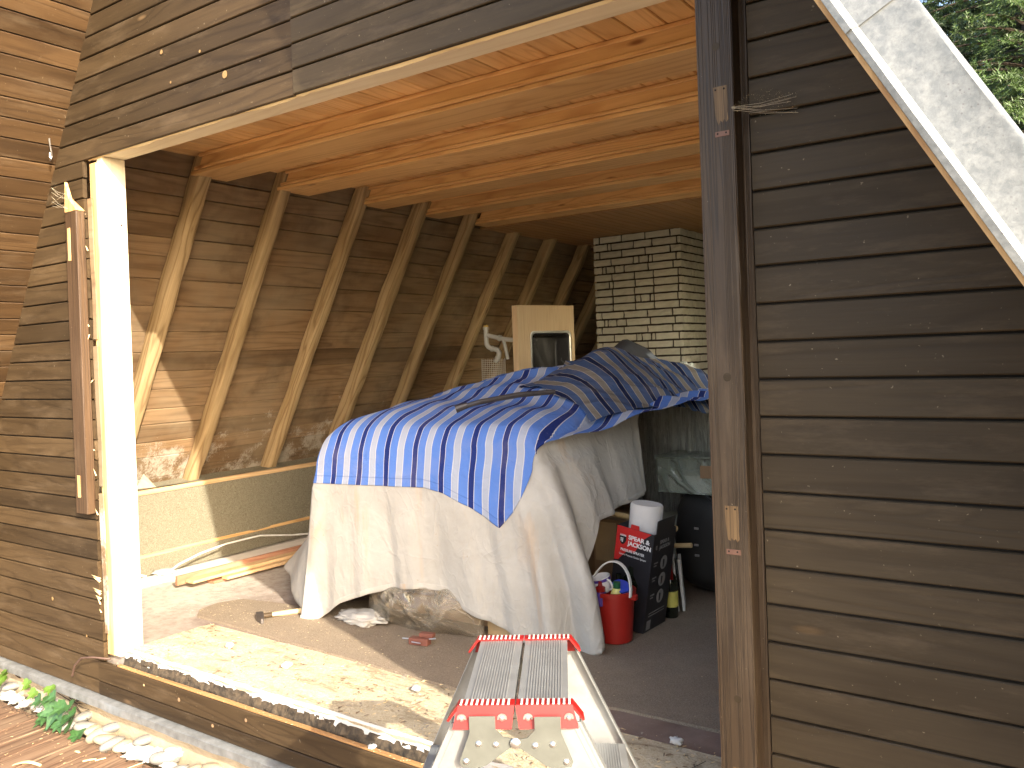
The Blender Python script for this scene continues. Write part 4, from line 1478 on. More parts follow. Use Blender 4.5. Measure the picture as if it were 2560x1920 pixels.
# left end of the sheet, falling over the left side, belling out
grid, uvs = [], []
for i in range(61):
    t = i / 60                      # 0 at the front left corner, going back
    col, uc = [], []
    tq = FA + Vector((-.05, 1.0)) * (1.3 * t)
    zt_ = top_z(tq.x, tq.y)
    bell = .12 + .52 * math.sin(min(1, t * 3.4) * math.pi * .5)
    hz = tab([(0, .06), (.05, .12), (.14, .16), (.30, .17), (1, .2)], t)
    for j in range(61):
        s_ = j / 60
        z = zt_ + (hz - zt_) * s_
        q = tq + Vector((-1, .05)) * (bell * s_ ** 1.4 * (1 if t > .02 else .9) + .014 * math.sin(s_ * 7 + t * 26) * s_)
        q.y += .012 * math.sin(t * 38 + s_ * 3) * s_ - .012 * s_
        col.append((q.x, q.y, z))
        uc.append((t, s_))
    grid.append(col); uvs.append(uc)
side = cloth_obj("side_drop", grid, uvs, M['sheet'], 0.003)
side.parent = sheet

# ---- front striped cloth
grid, uvs = [], []
NU = 170
for i in range(NU + 1):
    t = i / NU
    s = t * SF
    zh = tab([(0, .690), (.50, .694), (.58, .676), (.68, .62), (.775, .545), (.88, .67), (1.0, .86)], t)
    q0, z0 = edge_top(s)
    zh = min(zh, z0 - .004)
    col, uc = [], []
    NF, NT_ = 40, 130
    length = 0.0
    prev = None
    for j in range(NF + NT_ + 1):
        z_f = 0
        if j <= NF:
            v = 1 - j / NF
            pnt = panel(s, v, .008, .8, zh)
        else:
            b = (j - NF) / NT_ * 1.45
            q = q0 + RD * b + FD * (min(b, .8) * (.42 * max(0, (t - .72) / .28) - .03))
            if t < .03: pass
            z = top_z(q.x, q.y) + .010
            am = min(1, b * 6)
            z += am * (.010 * vnoise(q.x * 5, q.y * 6, 5) + .012 * max(0, vnoise(q.x * 3 + q.y * 5, q.y * 2 - q.x * 2, 15)))
            wx = .12 * vnoise(q.x * 2.1, q.y * 2.1, 9)
            pp, qq = q.x * .85 + q.y * .52, -q.x * .52 + q.y * .85
            gro = max(0, min(1, (b - .40) / .5))
            z_f = gro * (.026 * (1 - abs(vnoise((qq + wx) * 6.5, pp * 1.2, 21)) * 2.2) + .016 * (1 - abs(vnoise((pp + wx) * 4.2 + 7, qq * 2, 33)) * 2.2) + .009 * (1 - abs(vnoise((qq - wx) * 13, pp * 3, 51)) * 2))
            z += z_f
            # soft crosswise sag lines on the slope
            z += am * .006 * math.sin(b * 21 + q.x * 5)
            pnt = Vector((q.x + FN.x * .018, q.y + FN.y * .018, z))
            if b < .06:
                k = b / .06
                ref = panel(s, 0.0, .008, .8, zh)
                pnt = ref.lerp(pnt, k)
        if prev is not None: length += (pnt - prev).length
        prev = pnt
        col.append(pnt)
        hemlen = max(0, zh - .69)
        uc.append(((Vector((pnt.x, pnt.y)) - FA).dot(FD) * 1.02 + .05 + .06 * max(0, .86 - pnt.z) + .010 * vnoise(t * 4, j * .03, 8) + .25 * z_f, length + (2.0 if t > .80 else 0)))
    grid.append(col); uvs.append(uc)
o = cloth_obj("striped_cloth", grid, uvs, M['stripes'], 0.002)
tag(o, label="bright blue striped cloth hanging over the front of the cream sheet", cat="cloth", group="striped cloths over the pile")

# ---- crumpled striped cloth behind, ridges and folds
grid, uvs = [], []
NU, NV = 190, 150
for i in range(NU + 1):
    u = i / NU
    col, uc = [], []
    for j in range(NV + 1):
        v = j / NV
        x0_ = -2.30 + .22 * v + .05 * math.sin(v * 9)
        x1_ = -1.70 + .32 * min(1, v * 1.6)
        x = x0_ + (x1_ - x0_) * u
        yf = 1.42 - 0.22 * u + 0.03 * math.sin(u * 9) + .03 * math.sin(u * 5)
        yb = 2.35
        y = yf + (yb - yf) * v
        xe = -1.83 + 0.04 * math.sin(y * 9)
        xt = min(x, xe)
        z = top_z(xt, y) + 0.036 + .012 * min(1, u * 6)
        c, s_ = math.cos(.55), math.sin(.55)
        p, q_ = x * c + y * s_, -x * s_ + y * c
        wx = 0.12 * vnoise(x * 2.1, y * 2.1, 9)
        f1 = 1 - abs(vnoise((q_ + wx) * 6.5, p * 1.2, 21)) * 2.2
        f2 = 1 - abs(vnoise((p + wx) * 4.2 + 7, q_ * 2.0, 33)) * 2.2
        f3 = vnoise(x * 13, y * 13, 4)
        f4 = 1 - abs(vnoise((q_ - wx) * 13, p * 3, 51)) * 2
        am = 0.30 + 0.70 * min(1, v * 2.2)
        fz = (0.030 * f1 + 0.018 * f2 + 0.004 * f3 + 0.011 * f4) * am
        z += fz
        if v < .08:
            z -= 0.012 * (1 - v / .08)
        xx = x
        if x > xe:
            d = x - xe
            z -= d * 0.30 + d * d * 0.50
            xx = xe + d * 0.72
        col.append((xx + .6 * fz * vnoise(x * 5, y * 5, 60), y - 0.35 * fz, z))
        rot = 1.12
        uu = (x * math.cos(rot) + y * math.sin(rot)) * 1.0 + .5 * fz + .02 * vnoise(x * 3, y * 3, 71)
        uc.append((uu, 0.2 + v))
    grid.append(col); uvs.append(uc)
o = cloth_obj("striped_cloth", grid, uvs, M['stripes_dim'], 0.002)
tag(o, label="crumpled blue striped cloth with dim warm light put into its colours, heaped on the pile in front of the chimney", cat="cloth", group="striped cloths over the pile")

# things under the cloths, holding them up: boxes stacked on a low base
pile = empty("box_stack", (-2.4, 1.4, FLOOR), label="wooden base under the dust sheet, seen below its arched hem", cat="crate")
for (a, b, c, d, e, f, m_) in ((-2.92, -2.16, 1.02, 1.95, FLOOR, .15, 'card'), (-2.155, -2.02, .945, 1.95, FLOOR, .165, 'card_light'), (-2.01, -1.99, .96, 1.9, FLOOR, .17, 'card'), (-2.90, -1.99, 1.0, 1.9, .17, .60, 'card')):
    q = MB().box(a, b, c, d, e, f, .002).build("panel", M[m_], pile)
    q.matrix_parent_inverse = Matrix.Translation((2.4, -1.4, -FLOOR))

# dark strap with an end block lying on the cloths
st = empty("rod", (-2.10, 0.95, 1.0), label="folded dark rod with a blunt end cap lying across the striped cloths", cat="rod")
mb = MB().tube([(-2.185, .86, 1.035), (-2.12, .90, 1.055), (-2.0, 1.02, 1.078), (-1.88, 1.12, 1.085)], [.010, .011, .012, .010], 8)
mb.build("shaft", M['iron'], st).matrix_parent_inverse = Matrix.Translation((2.10, -.95, -1.0))
mb = MB().tube([(-2.205, .845, 1.028), (-2.165, .875, 1.044)], [.017, .014], 10)
mb.build("end_cap", M['iron'], st).matrix_parent_inverse = Matrix.Translation((2.10, -.95, -1.0))

# ================================================================== WORKTOP WITH SINK, standing upright
ang = R(71)
wt = empty("kitchen_worktop", (-3.073, 2.60, FLOOR), (0, 0, ang), label="oak kitchen worktop with a sink stood on end behind the pile", cat="worktop")
# local: x along the width (away from us), y out of the back (+) / towards us (-), z up
HW, WW, TT = 1.522, 0.485, 0.055
mb = MB()
mb.box(0.0015, WW, -TT + TT, TT, 0.0, HW)
# slab with a hole for the bowl
def slab_with_hole(x0, x1, z0, z1, a, b, c, d, y0, y1):
    m_ = MB()
    m_.box(x0, a, y0, y1, z0, z1).box(b, x1, y0, y1, z0, z1).box(a, b, y0, y1, z0, c).box(a, b, y0, y1, d, z1)
    return m_
SA, SB, SC, SD = 0.115, 0.435, 0.93, 1.335
slab_with_hole(0.0015, WW, 0, HW, SA, SB, SC, SD, 0.0, TT).build("board", M['worktop'], wt)
MB().box(-0.0015, 0.0, -0.0005, TT + .0005, 0, HW).build("edge_band", M['edge'], wt)
def rrect(cx, cz, w, h, r, n=6):
    pts = []
    for (sx, sz, a0) in ((1, 1, 0), (-1, 1, 90), (-1, -1, 180), (1, -1, 270)):
        for k in range(n + 1):
            t = R(a0 + 90 * k / n)
            pts.append((cx + sx * (w / 2 - r) + r * math.cos(t), cz + sz * (h / 2 - r) + r * math.sin(t)))
    return pts
cx_, cz_ = (SA + SB) / 2, (SC + SD) / 2
loops = [(0.35, 0.435, .03, -.001), (0.348, 0.433, .03, -.006), (0.335, 0.42, .028, -.007), (0.32, 0.405, .03, -.004), (0.305, 0.39, .035, .004), (0.29, 0.375, .045, .10), (0.26, 0.35, .05, .118)]
vs, fs = [], []
for (w, h, r_, y) in loops:
    for (x, z) in rrect(cx_, cz_, w, h, r_):
        vs.append((x, y, z))
n = 28
for i in range(len(loops) - 1):
    for k in range(n):
        fs.append((i * n + k, i * n + (k + 1) % n, (i + 1) * n + (k + 1) % n, (i + 1) * n + k))
fs.append(tuple((len(loops) - 1) * n + k for k in range(n)))
sk = MB().add(vs, fs).build("sink", M['dark_steel'], wt)
shade_auto(sk.data, 45)
# bright rim, a thin frame of its own
vs, fs = [], []
for (w, h, r_, y) in loops[:4]:
    for (x, z) in rrect(cx_, cz_, w + .002, h + .002, r_ + .001):
        vs.append((x, y - .0015, z))
for i in range(3):
    for k in range(n):
        fs.append((i * n + k, i * n + (k + 1) % n, (i + 1) * n + (k + 1) % n, (i + 1) * n + k))
rm = MB().add(vs, fs).build("rim", M['dark_rim'] if 'dark_rim' in M else M['steel'], sk)
shade_auto(rm.data, 45)
tp = MB().tube([(0.11, -.005, 1.03), (0.11, -.05, 1.03)], .016, 14).tube([(0.11, -.05, 1.03), (.11, -.062, 1.03)], .018, 14).tube([(0.115, -.055, 1.03), (0.20, -.075, 1.035)], [.007, .005], 8).build("tap", M['steel'], wt, smooth=True)
# grey waste pipes sticking out behind the board
W0 = wt.matrix_basis
pi = []
def pipe(name, pts, r, mat=M['grey_pipe'], seg=14):
    o_ = MB().tube(pts, r, seg).build(name, mat, wt, smooth=True)
    o_.matrix_parent_inverse = (Matrix.Translation((-3.073, 2.60, FLOOR)) @ Matrix.Rotation(ang, 4, 'Z')).inverted()
    return o_
def arc(c, r, a0, a1, u, v, n=7):
    c, u, v = Vector(c), Vector(u), Vector(v)
    return [c + (u * math.cos(R(a0 + (a1 - a0) * k / n)) + v * math.sin(R(a0 + (a1 - a0) * k / n))) * r for k in range(n + 1)]
pr = 0.0165
y_ = 2.63
pipe("waste_pipe", [(-3.352, y_, 1.43), (-3.352, y_, 1.345)] + [(-3.350, y_, 1.325), (-3.338, y_, 1.308), (-3.31, y_, 1.295), (-3.285, y_, 1.290), (-3.262, y_, 1.285), (-3.250, y_, 1.268), (-3.252, y_, 1.245), (-3.268, y_, 1.222), (-3.283, y_, 1.205)], pr)
pipe("branch_pipe", [(-3.352, y_, 1.388), (-3.24, y_, 1.362), (-3.20, y_, 1.354), (-3.12, y_, 1.345)], pr * .9)
pipe("branch_pipe", [(-3.215, y_, 1.355), (-3.205, y_, 1.33), (-3.195, y_, 1.29), (-3.18, y_, 1.22)], pr * .7)
for p0, p1, r_ in (((-3.352, y_, 1.425), (-3.352, y_, 1.442), .021), ((-3.248, y_, 1.364), (-3.232, y_, 1.361), .0215), ((-3.310, y_, 1.295), (-3.302, y_, 1.293), .0205), ((-3.262, y_, 1.230), (-3.267, y_, 1.224), .0205)):
    pipe("collar", [p0, p1], r_)
pipe("seal_ring", [(-3.352, y_, 1.441), (-3.352, y_, 1.453)], .0165, M['ochre'])
pipe("seal_ring", [(-3.348, y_ - .012, 1.446), (-3.330, y_ - .02, 1.452)], .005, M['ochre'])

# roll of wire mesh standing beside it
mb = MB()
cxm, cym, rm_ = -3.292, 2.62, 0.080
nz_, nk = 46, 34
for k in range(nk):
    t = 2 * math.pi * k / nk
    x, y = cxm + rm_ * math.cos(t), cym + rm_ * math.sin(t)
    mb.tube([(x, y, .055), (x + .004 * math.sin(3 * t), y, .7), (x, y, 1.222 + .004 * (k % 3))], .0011, 3, False)
for j in range(88):
    z = 0.06 + 1.155 * j / 87
    pts = [(cxm + rm_ * (1 + .02 * math.sin(2 * a_ + j)) * math.cos(a_), cym + rm_ * math.sin(a_), z) for a_ in np.linspace(0, 2 * math.pi, 25)]
    mb.tube(pts, .0011, 3, False)
tag(mb.build("mesh_roll", M['wire']), label="upright roll of pale wire mesh below the grey pipes", cat="wire mesh")

# ================================================================== BEHIND THE HEAP
mb = MB()
vs, fs = [], []
for i in range(25):
    for j in range(25):
        u, v = i / 24, j / 24
        x = -2.62 + 0.70 * u
        y = 2.45 + .45 * v
        z = 1.13 + 0.17 * math.exp(-((u - .42) / (.10 if u < .42 else .30)) ** 2) * math.sin(math.pi * min(1, v * .9 + .12)) - .16 * max(0, u - .55) + .018 * vnoise(x * 14, y * 14, 2) + .012 * (1 - abs(vnoise(x * 9 + y * 4, 3, 3)) * 2)
        vs.append((x, y, z))
for i in range(24):
    for j in range(24):
        fs.append((i * 25 + j, (i + 1) * 25 + j, (i + 1) * 25 + j + 1, i * 25 + j + 1))
o = MB().add(vs, fs).build("coat", M['dark_tex'], smooth=True)
o.modifiers.new("thickness", 'SOLIDIFY').thickness = .006
tag(o, label="dark blue-grey coat bunched up in front of the chimney foot", cat="coat")
o = MB().box(-2.62, -1.55, 2.30, 2.95, FLOOR, 1.06).build("cabinet", M['card'])
tag(o, label="brown chest hidden behind the heap, carrying the dark coat", cat="chest")
tag(MB().box(-2.12, -1.45, 2.96, 3.35, 1.005, 1.035, .003).build("shelf_board", M['white_board']), label="white board lit from the side at the right of the chimney foot", cat="board")
tag(MB().box(-2.05, -1.5, 2.97, 3.3, FLOOR, 1.003).build("cupboard", M['card']), label="plain cupboard under the white board beside the chimney", cat="cupboard")
def blob(name, mat, c, rx, ry, rz, amp=.12, fr=3.0, seed=0, sub=4, e=1.0, **kw):
    bm = bmesh.new()
    bmesh.ops.create_icosphere(bm, subdivisions=sub, radius=1.0)
    for v in bm.verts:
        p = v.co.copy()
        k_ = 1 + amp * vnoise(p.x * fr + seed, p.y * fr, p.z * fr) + amp * .6 * (abs(vnoise(p.x * fr * 2 + seed, p.y * fr * 2, p.z * fr * 2)) - .25)
        q = Vector([math.copysign(abs(t) ** e, t) for t in p])
        v.co = Vector((q.x * rx, q.y * ry, q.z * rz)) * k_
    me = bpy.data.meshes.new(name)
    bm.to_mesh(me); bm.free()
    me.materials.append(mat)
    me.polygons.foreach_set("use_smooth", [True] * len(me.polygons))
    return link(name, me, None, None, c)
tag(blob("plastic_bag", M['film'], (-1.925, 2.62, 1.115), .055, .05, .05, .5, 2.5, 3), label="small knotted clear bag beside the dark coat", cat="bag")
tag(blob("fur_hat", M['card'], (-2.02, 2.62, 1.105), .075, .06, .040, .3, 3.0, 8), label="tawny soft bundle between dark coat and clear bag", cat="bundle")

# ================================================================== RIGHT-HAND CORNER
# clear film hanging under the striped cloth
grid, uvs = [], []
for i in range(111):
    col, uc = [], []
    for j in range(41):
        u, v = i / 110, j / 40
        x = -2.02 + 0.85 * u
        f = 0.030 * math.sin(u * 46 + 2 * math.sin(u * 13)) + 0.016 * math.sin(u * 103 + v * 3) + .02 * vnoise(u * 9, v * 2, 3)
        col.append((x + .02 * v * math.sin(u * 9), 2.13 + f * (0.25 + .75 * v) - .16 * (1 - v) * 0.2 - .1 * u, 0.955 - 0.54 * v + .02 * vnoise(u * 12, 0, 5) * v))
        uc.append((u, v))
    grid.append(col); uvs.append(uc)
o = cloth_obj("plastic_sheet", grid, uvs, M['film'], .0008)
tag(o, label="clear plastic film hanging in folds below the striped cloth", cat="plastic sheet")
# rack behind the film
o = MB().box(-2.0, -1.2, 2.22, 2.28, FLOOR, .93).build("panel", M['tub_back'])
tag(o, label="pale grey green panel dimly seen through the clear film", cat="panel")

# black bag
bag = empty("travel_bag", (-1.46, 2.05, FLOOR), label="big black soft bag on the carpet under the clear tub", cat="bag")
b_ = blob("body", M['black_cloth'], (0, 0, .262), .265, .19, .262, .08, 2.0, 4, 4, .62)
b_.parent = bag
mb = MB().tube([(-.235, -.03, .42), (-.20, -.09, .475), (-.10, -.165, .515), (.02, -.185, .43), (.08, -.195, .25), (.10, -.19, .10)], .009, 8)
mb.build("strap", M['black'], bag, smooth=True)
for (x, z) in ((-.125, .33), (-.128, .25), (-.126, .20)):
    MB().box(x, x + .022, -.192, -.186, z, z + .010, .001).build("buckle", M['print_grey'], bag)
# clear tub on it
tub = empty("storage_tub", (-1.56, 1.98, .545), label="clear plastic storage tub with a lid on top of the black bag", cat="tub")
m_ = MB()
x0, x1, y0, y1, z0, z1 = -.20, .26, -.13, .15, .006, .172
t_ = .004
m_.box(x0 + .02, x1 - .02, y0 + .015, y1 - .015, z0, z0 + t_)
for (a, b, c, d) in ((x0, x1, y0, y0 + t_), (x0, x1, y1 - t_, y1), (x0, x0 + t_, y0, y1), (x1 - t_, x1, y0, y1)):
    m_.box(a, b, c, d, z0, z1)
m_.build("body", M['tub'], tub)
MB().box(x0 - .012, x1 + .012, y0 - .012, y1 + .012, z1 + .001, z1 + .013, .003).build("lid", M['tub'], tub)
MB().box(.02, .10, y0 - .0012, y0 - .0003, .085, .145).build("label", M['card'], tub)
MB().box(x0 + .03, x1 - .03, y0 + .02, y1 - .03, z0 + t_ + .001, .09).build("contents", M['label_w'], tub)

# brown cardboard box behind the bucket
cb = empty("cardboard_box", (-1.92, 1.60, .05), label="open brown cardboard box half hidden by the sheet, behind the red bucket", cat="box")
MB().box(-.17, .135, 0, .35, 0, .40, .002).build("body", M['card'], cb)
MB().box(-.06, .055, -.004, -.0005, .20, .385).build("flap", M['card_light'], cb)
# bamboo cane
mb = MB()
p0, p1 = Vector((-1.814, 1.32, .552)), Vector((-1.63, 1.75, .40))
pts = [p0 + (p1 - p0) * t for t in np.linspace(0, 1, 13)]
rs = [.0125 + (.002 if i % 4 == 0 else 0) for i in range(13)]
cn = mb.tube(pts, rs, 12, False).build("cane", M['cane'], smooth=True)
tag(cn, label="bamboo cane lying over the brown cardboard box", cat="cane")

# printed carton of a garden sprayer, leaning
bx = empty("sprayer_carton", (-1.578, 1.262, .052), (0, R(9.5), R(-3)), label="black and red printed carton of a garden sprayer holding a white roll", cat="carton")
CW, CD, CH = 0.178, 0.20, 0.432
for (nm, a, b, c, d) in (("front", -CW, 0, 0, .003), ("back", -CW, 0, CD - .003, CD), ("side", -.003, 0, .003, CD - .003), ("side", -CW, -CW + .003, .003, CD - .003)):
    MB().box(a, b, c, d, 0, CH).build(nm + "_panel", M['box_black'], bx)
MB().box(-CW + .003, -.003, .003, CD - .003, 0, .003).build("bottom_panel", M['box_black'], bx)
# raised flaps
MB().box(-.003, 0, .02, CD - .02, CH, CH + .055).build("flap", M['box_black'], bx)
# red part of the front print: upper left, with a slanting lower edge
MB().prism([(-CW + .001, .30), (-CW + .001, CH - .001), (-.012, CH - .001), (-.045, CH - .03), (-.085, CH - .10), (-.12, .33), (-.145, .30)], -.0008, -.0002, axis=1).build("red_print", M['box_red'], bx)
MB().prism([(-CW + .001, .28), (-CW + .001, .30), (-.145, .30), (-.155, .285)], -.0008, -.0002, axis=1).build("red_print", M['box_red'], bx)
MB().prism([(-.115, CH), (-.112, CH + .018), (-.075, CH + .018), (-.072, CH)], .0005, .0025, axis=1).build("tuck_tab", M['box_red'], bx)
def text(s_, size, loc, rot, mat, parent, ax='LEFT', bold=0.0, sx=1.0):
    cu = bpy.data.curves.new("lettering", 'FONT')
    cu.body = s_
    cu.size = size
    cu.align_x = ax
    cu.extrude = 0.0002
    cu.offset = bold
    cu.space_character = 1.0
    cu.materials.append(mat)
    o_ = bpy.data.objects.new("lettering", cu)
    COL.objects.link(o_)
    o_.parent = parent
    o_.location = loc
    o_.rotation_euler = rot
    o_.scale = (sx, 1, 1)
    bpy.context.view_layer.update()
    me_ = bpy.data.meshes.new_from_object(o_.evaluated_get(bpy.context.evaluated_depsgraph_get()))
    n_ = link("lettering", me_, None, parent, loc, rot)
    n_.scale = (sx, 1, 1)
    bpy.data.objects.remove(o_)
    bpy.data.curves.remove(cu)
    n_.name = "lettering"
    return n_
FR = (R(90), 0, 0)
text("SPEAR &", .0255, (-.118, -.0012, CH - .048), FR, M['print_white'], bx, bold=.0009, sx=1.08)
text("JACKSON", .0255, (-.118, -.0012, CH - .074), FR, M['print_white'], bx, bold=.0009, sx=1.0)
text("PRESSURE SPRAYER", .0155, (-.150, -.0012, CH - .104), FR, M['print_white'], bx, bold=.0003, sx=.86)
text("General Purpose Garden Sprayer", .0115, (-.155, -.0012, CH - .122), FR, M['print_white'], bx, sx=.84)
# crest: a black shield with a crown and the letters
MB().prism([(-.152, CH - .073), (-.160, CH - .060), (-.160, CH - .040), (-.128, CH - .040), (-.128, CH - .060), (-.136, CH - .073), (-.144, CH - .078)], -.0018, -.0010, axis=1).build("crest", M['box_black'], bx)
for q in range(5):
    x = -.156 + q * .006
    MB().prism([(x - .0028, CH - .041), (x + .0028, CH - .041), (x, CH - .032)], -.0022, -.0012, axis=1).build("crown_point", M['print_white'], bx)
text("SJ", .020, (-.1555, -.0021, CH - .063), FR, M['print_white'], bx, bold=.0004)
RR = (R(90), 0, R(90))
text("SPEAR &", .022, (.0008, .060, CH - .05), RR, M['print_grey'], bx, bold=.0006)
text("JACKSON", .022, (.0008, .060, CH - .073), RR, M['print_grey'], bx, bold=.0006)
text("SJ", .020, (.0008, .024, CH - .066), RR, M['print_grey'], bx, bold=.0006)
for zc in (CH - .14, CH - .215, CH - .29):
    o = MB().lathe([(0, 0), (.030, 0), (.030, .0006), (0, .0006)], 22)
    o.xform(Matrix.Translation((.0004, .115, zc)) @ Matrix.Rotation(R(90), 4, 'Y'))
    o.build("picture_disc", M['print_grey'], bx)
    MB().prism([(.108, zc - .02), (.116, zc - .02), (.119, zc + .012), (.105, zc + .016)], .0010, .0016, axis=0).build("picture", M['box_black'], bx)
for zc in (.08, .068):
    MB().box(.0004, .0009, .03, .17, zc, zc + .004).build("print_line", M['print_grey'], bx)
for zc in (.30, .235, .16):
    MB().box(.0004, .0009, .025, .06, zc, zc + .006).build("print_line", M['print_grey'], bx)
    MB().box(.0004, .0009, .025, .05, zc - .012, zc - .006).build("print_line", M['print_grey'], bx)
MB().box(.0004, .0009, .02, .055, .012, .052).build("print_patch", M['print_grey'], bx)
MB().prism([(-.13, .05), (-.055, .05), (-.05, .20), (-.075, .235), (-.08, .27), (-.10, .27), (-.105, .235), (-.135, .20)], -.0006, -.0002, axis=1).build("picture", M['bottle'], bx)
# white roll
roll = MB().lathe([(0, 0), (.068, 0), (.071, .01), (.071, .505), (.066, .512), (.020, .508), (0, .508)], 40)
roll = roll.build("foam_roll", M['foam'], None, (-1.655, 1.368, .075), (R(-2), R(6.5), 0))
shade_auto(roll.data, 40)
tag(roll, label="thick white roll standing upright in the sprayer carton", cat="roll")

# red bucket
bk = empty("bucket", (-1.647, 1.148, .0565), label="red plastic bucket with a white handle, filled with small bottles", cat="bucket")
mb = MB().lathe([(0, .002), (.066, 0), (.070, .004), (.084, .188), (.084, .192), (.092, .193), (.092, .210), (.087, .212), (.082, .205), (.080, .19), (.066, .012), (0, .010)], 44)
b_ = mb.build("body", M['bucket'], bk); shade_auto(b_.data, 35)
pts = [Vector((.093 * math.cos(R(t)) , -.035 + .05 * math.sin(R(t)), .195 + .125 * math.sin(R(t)))) for t in np.linspace(0, 180, 25)]
mb = MB()
for side_ in (0,):
    vs, fs = [], []
    for p in pts:
        for (a, b) in ((-.003, -.008), (.003, -.008), (.003, .008), (-.003, .008)):
            r_ = Vector((p.x, 0, p.z - .195)).normalized()
            q = p + r_ * a + Vector((0, 1, 0)) * b
            vs.append(q)
    for i in range(len(pts) - 1):
        for k in range(4):
            fs.append((i * 4 + k, i * 4 + (k + 1) % 4, (i + 1) * 4 + (k + 1) % 4, (i + 1) * 4 + k))
    mb.add(vs, fs)
mb.build("handle", M['white_plastic'], bk)
MB().box(.070, .105, -.012, .012, .175, .198, .003).build("lug", M['bucket'], bk)
# contents
mug = empty("mug", (-1.683, 1.128, .255), (R(10), R(-8), 0), label="white china mug with a painted rim on top in the bucket", cat="mug")
mb = MB().lathe([(0, 0), (.026, 0), (.033, .012), (.040, .040), (.042, .066), (.040, .067), (.037, .040), (.030, .014), (0, .008)], 32)
b_ = mb.build("body", M['ceramic'], mug); shade_auto(b_.data, 50)
mb = MB().lathe([(.0422, .052), (.0426, .064)], 32); mb.build("painted_band", M['purple'], mug)
mb = MB().tube([Vector((.038 + .024 * math.sin(R(t)), 0, .036 + .022 * math.cos(R(t)))) for t in np.linspace(0, 180, 11)], .0045, 8)
mb.build("handle", M['ceramic'], mug, smooth=True).rotation_euler = (0, 0, R(-20))
jar = empty("jar", (-1.630, 1.160, .225), (R(18), R(20), 0), label="white jar with a blue lid and blue band in the bucket", cat="jar")
MB().lathe([(0, 0), (.034, 0), (.036, .004), (.036, .05), (0, .05)], 28).build("body", M['label_w'], jar, smooth=True)
MB().lathe([(.0365, .016), (.0365, .03)], 28).build("label", M['blue_plastic'], jar)
MB().lathe([(0, .05), (.038, .05), (.038, .068), (0, .070)], 28).build("lid", M['blue_plastic'], jar)
bt = empty("squeeze_bottle", (-1.672, 1.082, .215), (R(6), R(2), 0), label="small purple bottle with a pointed red cap in the bucket", cat="bottle")
MB().lathe([(0, 0), (.022, 0), (.022, .05), (.018, .058)], 20).build("body", M['purple'], bt, smooth=True)
MB().lathe([(.021, .058), (.021, .072), (.010, .078), (.007, .096), (0, .098)], 20).build("cap", M['red_plastic'], bt, smooth=True)
bt = empty("lemon_bottle", (-1.622, 1.118, .185), (R(2), R(4), 0), label="pale yellow bottle with a dark green cap in the bucket", cat="bottle")
MB().lathe([(0, 0), (.030, 0), (.030, .06), (.014, .098)], 22).build("body", M['lemon'], bt, smooth=True)
MB().lathe([(.015, .098), (.015, .122), (0, .124)], 20).build("cap", M['green_cap'], bt, smooth=True)

# bottles and frames right of the carton
def wine(x, y, z, rot, lab, label):
    e = empty("wine_bottle", (x, y, z), rot, label=label, cat="bottle", group="dark bottles beside the carton")
    MB().lathe([(0, 0), (.031, 0), (.033, .005), (.033, .15), (.026, .18), (.012, .20), (.011, .25), (0, .25)], 24).build("body", M['bottle'], e, smooth=True)
    MB().lathe([(.0335, .05), (.0335, .12)], 24).build("label", lab, e, smooth=True)
    return e
wine(-1.572, 1.535, .056, (R(2), R(2), 0), M['label_y'], "dark bottle with a yellow label right against the carton")
wine(-1.625, 1.60, .056, (0, R(2), 0), M['label_w'], "dark bottle with a small white label behind the yellow one")
wine(-1.668, 1.235, .056, (0, 0, 0), M['label_w'], "dark bottle between red bucket and carton, white label")
fr = empty("picture_frame", (-1.590, 1.66, .056), (R(-4), R(2), R(112)), label="white edged board leaning beside the dark bottles", cat="frame", group="white frames beside the bottles")
MB().box(-.06, .06, -.006, .006, 0, .235, .001).build("board", M['white_plastic'], fr)
MB().box(-.061, .061, .007, .010, 0, .24, .001).build("backing", M['black'], fr)
fr2 = fr.copy(); COL.objects.link(fr2)
for ch in list(fr.children):
    c_ = ch.copy(); COL.objects.link(c_); c_.parent = fr2
fr2.location = (-1.568, 1.675, .056)
fr2['label'] = "white edged board leaning against its twin, nearer the black bag"
tag(MB().tube([(-1.62, 1.66, .34), (-1.515, 1.66, .352)], .011, 10).build("stick", M['handle']), label="short round wooden stick poking out behind the carton", cat="stick")
tag(MB().add([(-1.56, 1.50, .23), (-1.54, 1.50, .23), (-1.548, 1.51, .40), (-1.56, 1.52, .24)], [(0, 1, 2), (1, 3, 2), (3, 0, 2), (0, 3, 1)]).build("red_packet", M['red_plastic']), label="red packet behind the right edge of the carton", cat="packet")

# ================================================================== UNDER THE ARCHED HEM
grid, uvs = [], []
for i in range(121):
    col, uc = [], []
    for j in range(61):
        u, v = i / 120, j / 60
        x = -2.80 + .66 * u
        e_ = math.sin(math.pi * min(1, max(0, u))) ** .55
        z = .275 - (.275 - .058) * v
        y = .93 - .135 * e_ * math.sin(math.pi * (.18 + .72 * v)) - .035 * v
        r1 = 1 - abs(vnoise(x * 7, z * 9, 3)) * 2.4
        r2 = 1 - abs(vnoise(x * 13 + z * 8, z * 12 - x * 5, 8)) * 2.4
        y -= .020 * r1 * e_ + .008 * r2 * e_
        z += .010 * vnoise(x * 15, v * 4, 6) * v
        if v > .9: z = max(.056, z)
        col.append((x + .012 * vnoise(x * 16, z * 16, 20), y, z))
        uc.append((u, v))
    grid.append(col); uvs.append(uc)
pb = cloth_obj("plastic_bag", grid, uvs, M['bag_film'], .0006)
tag(pb, label="crumpled clear plastic bag bulging out under the arched hem", cat="bag")
tag(blob("grey_rag", M['sheet'], (-2.76, .80, .078), .13, .07, .028, .4, 3, 40, 4), label="grey white rag flat on the carpet at the left of the clear bag", cat="rag")
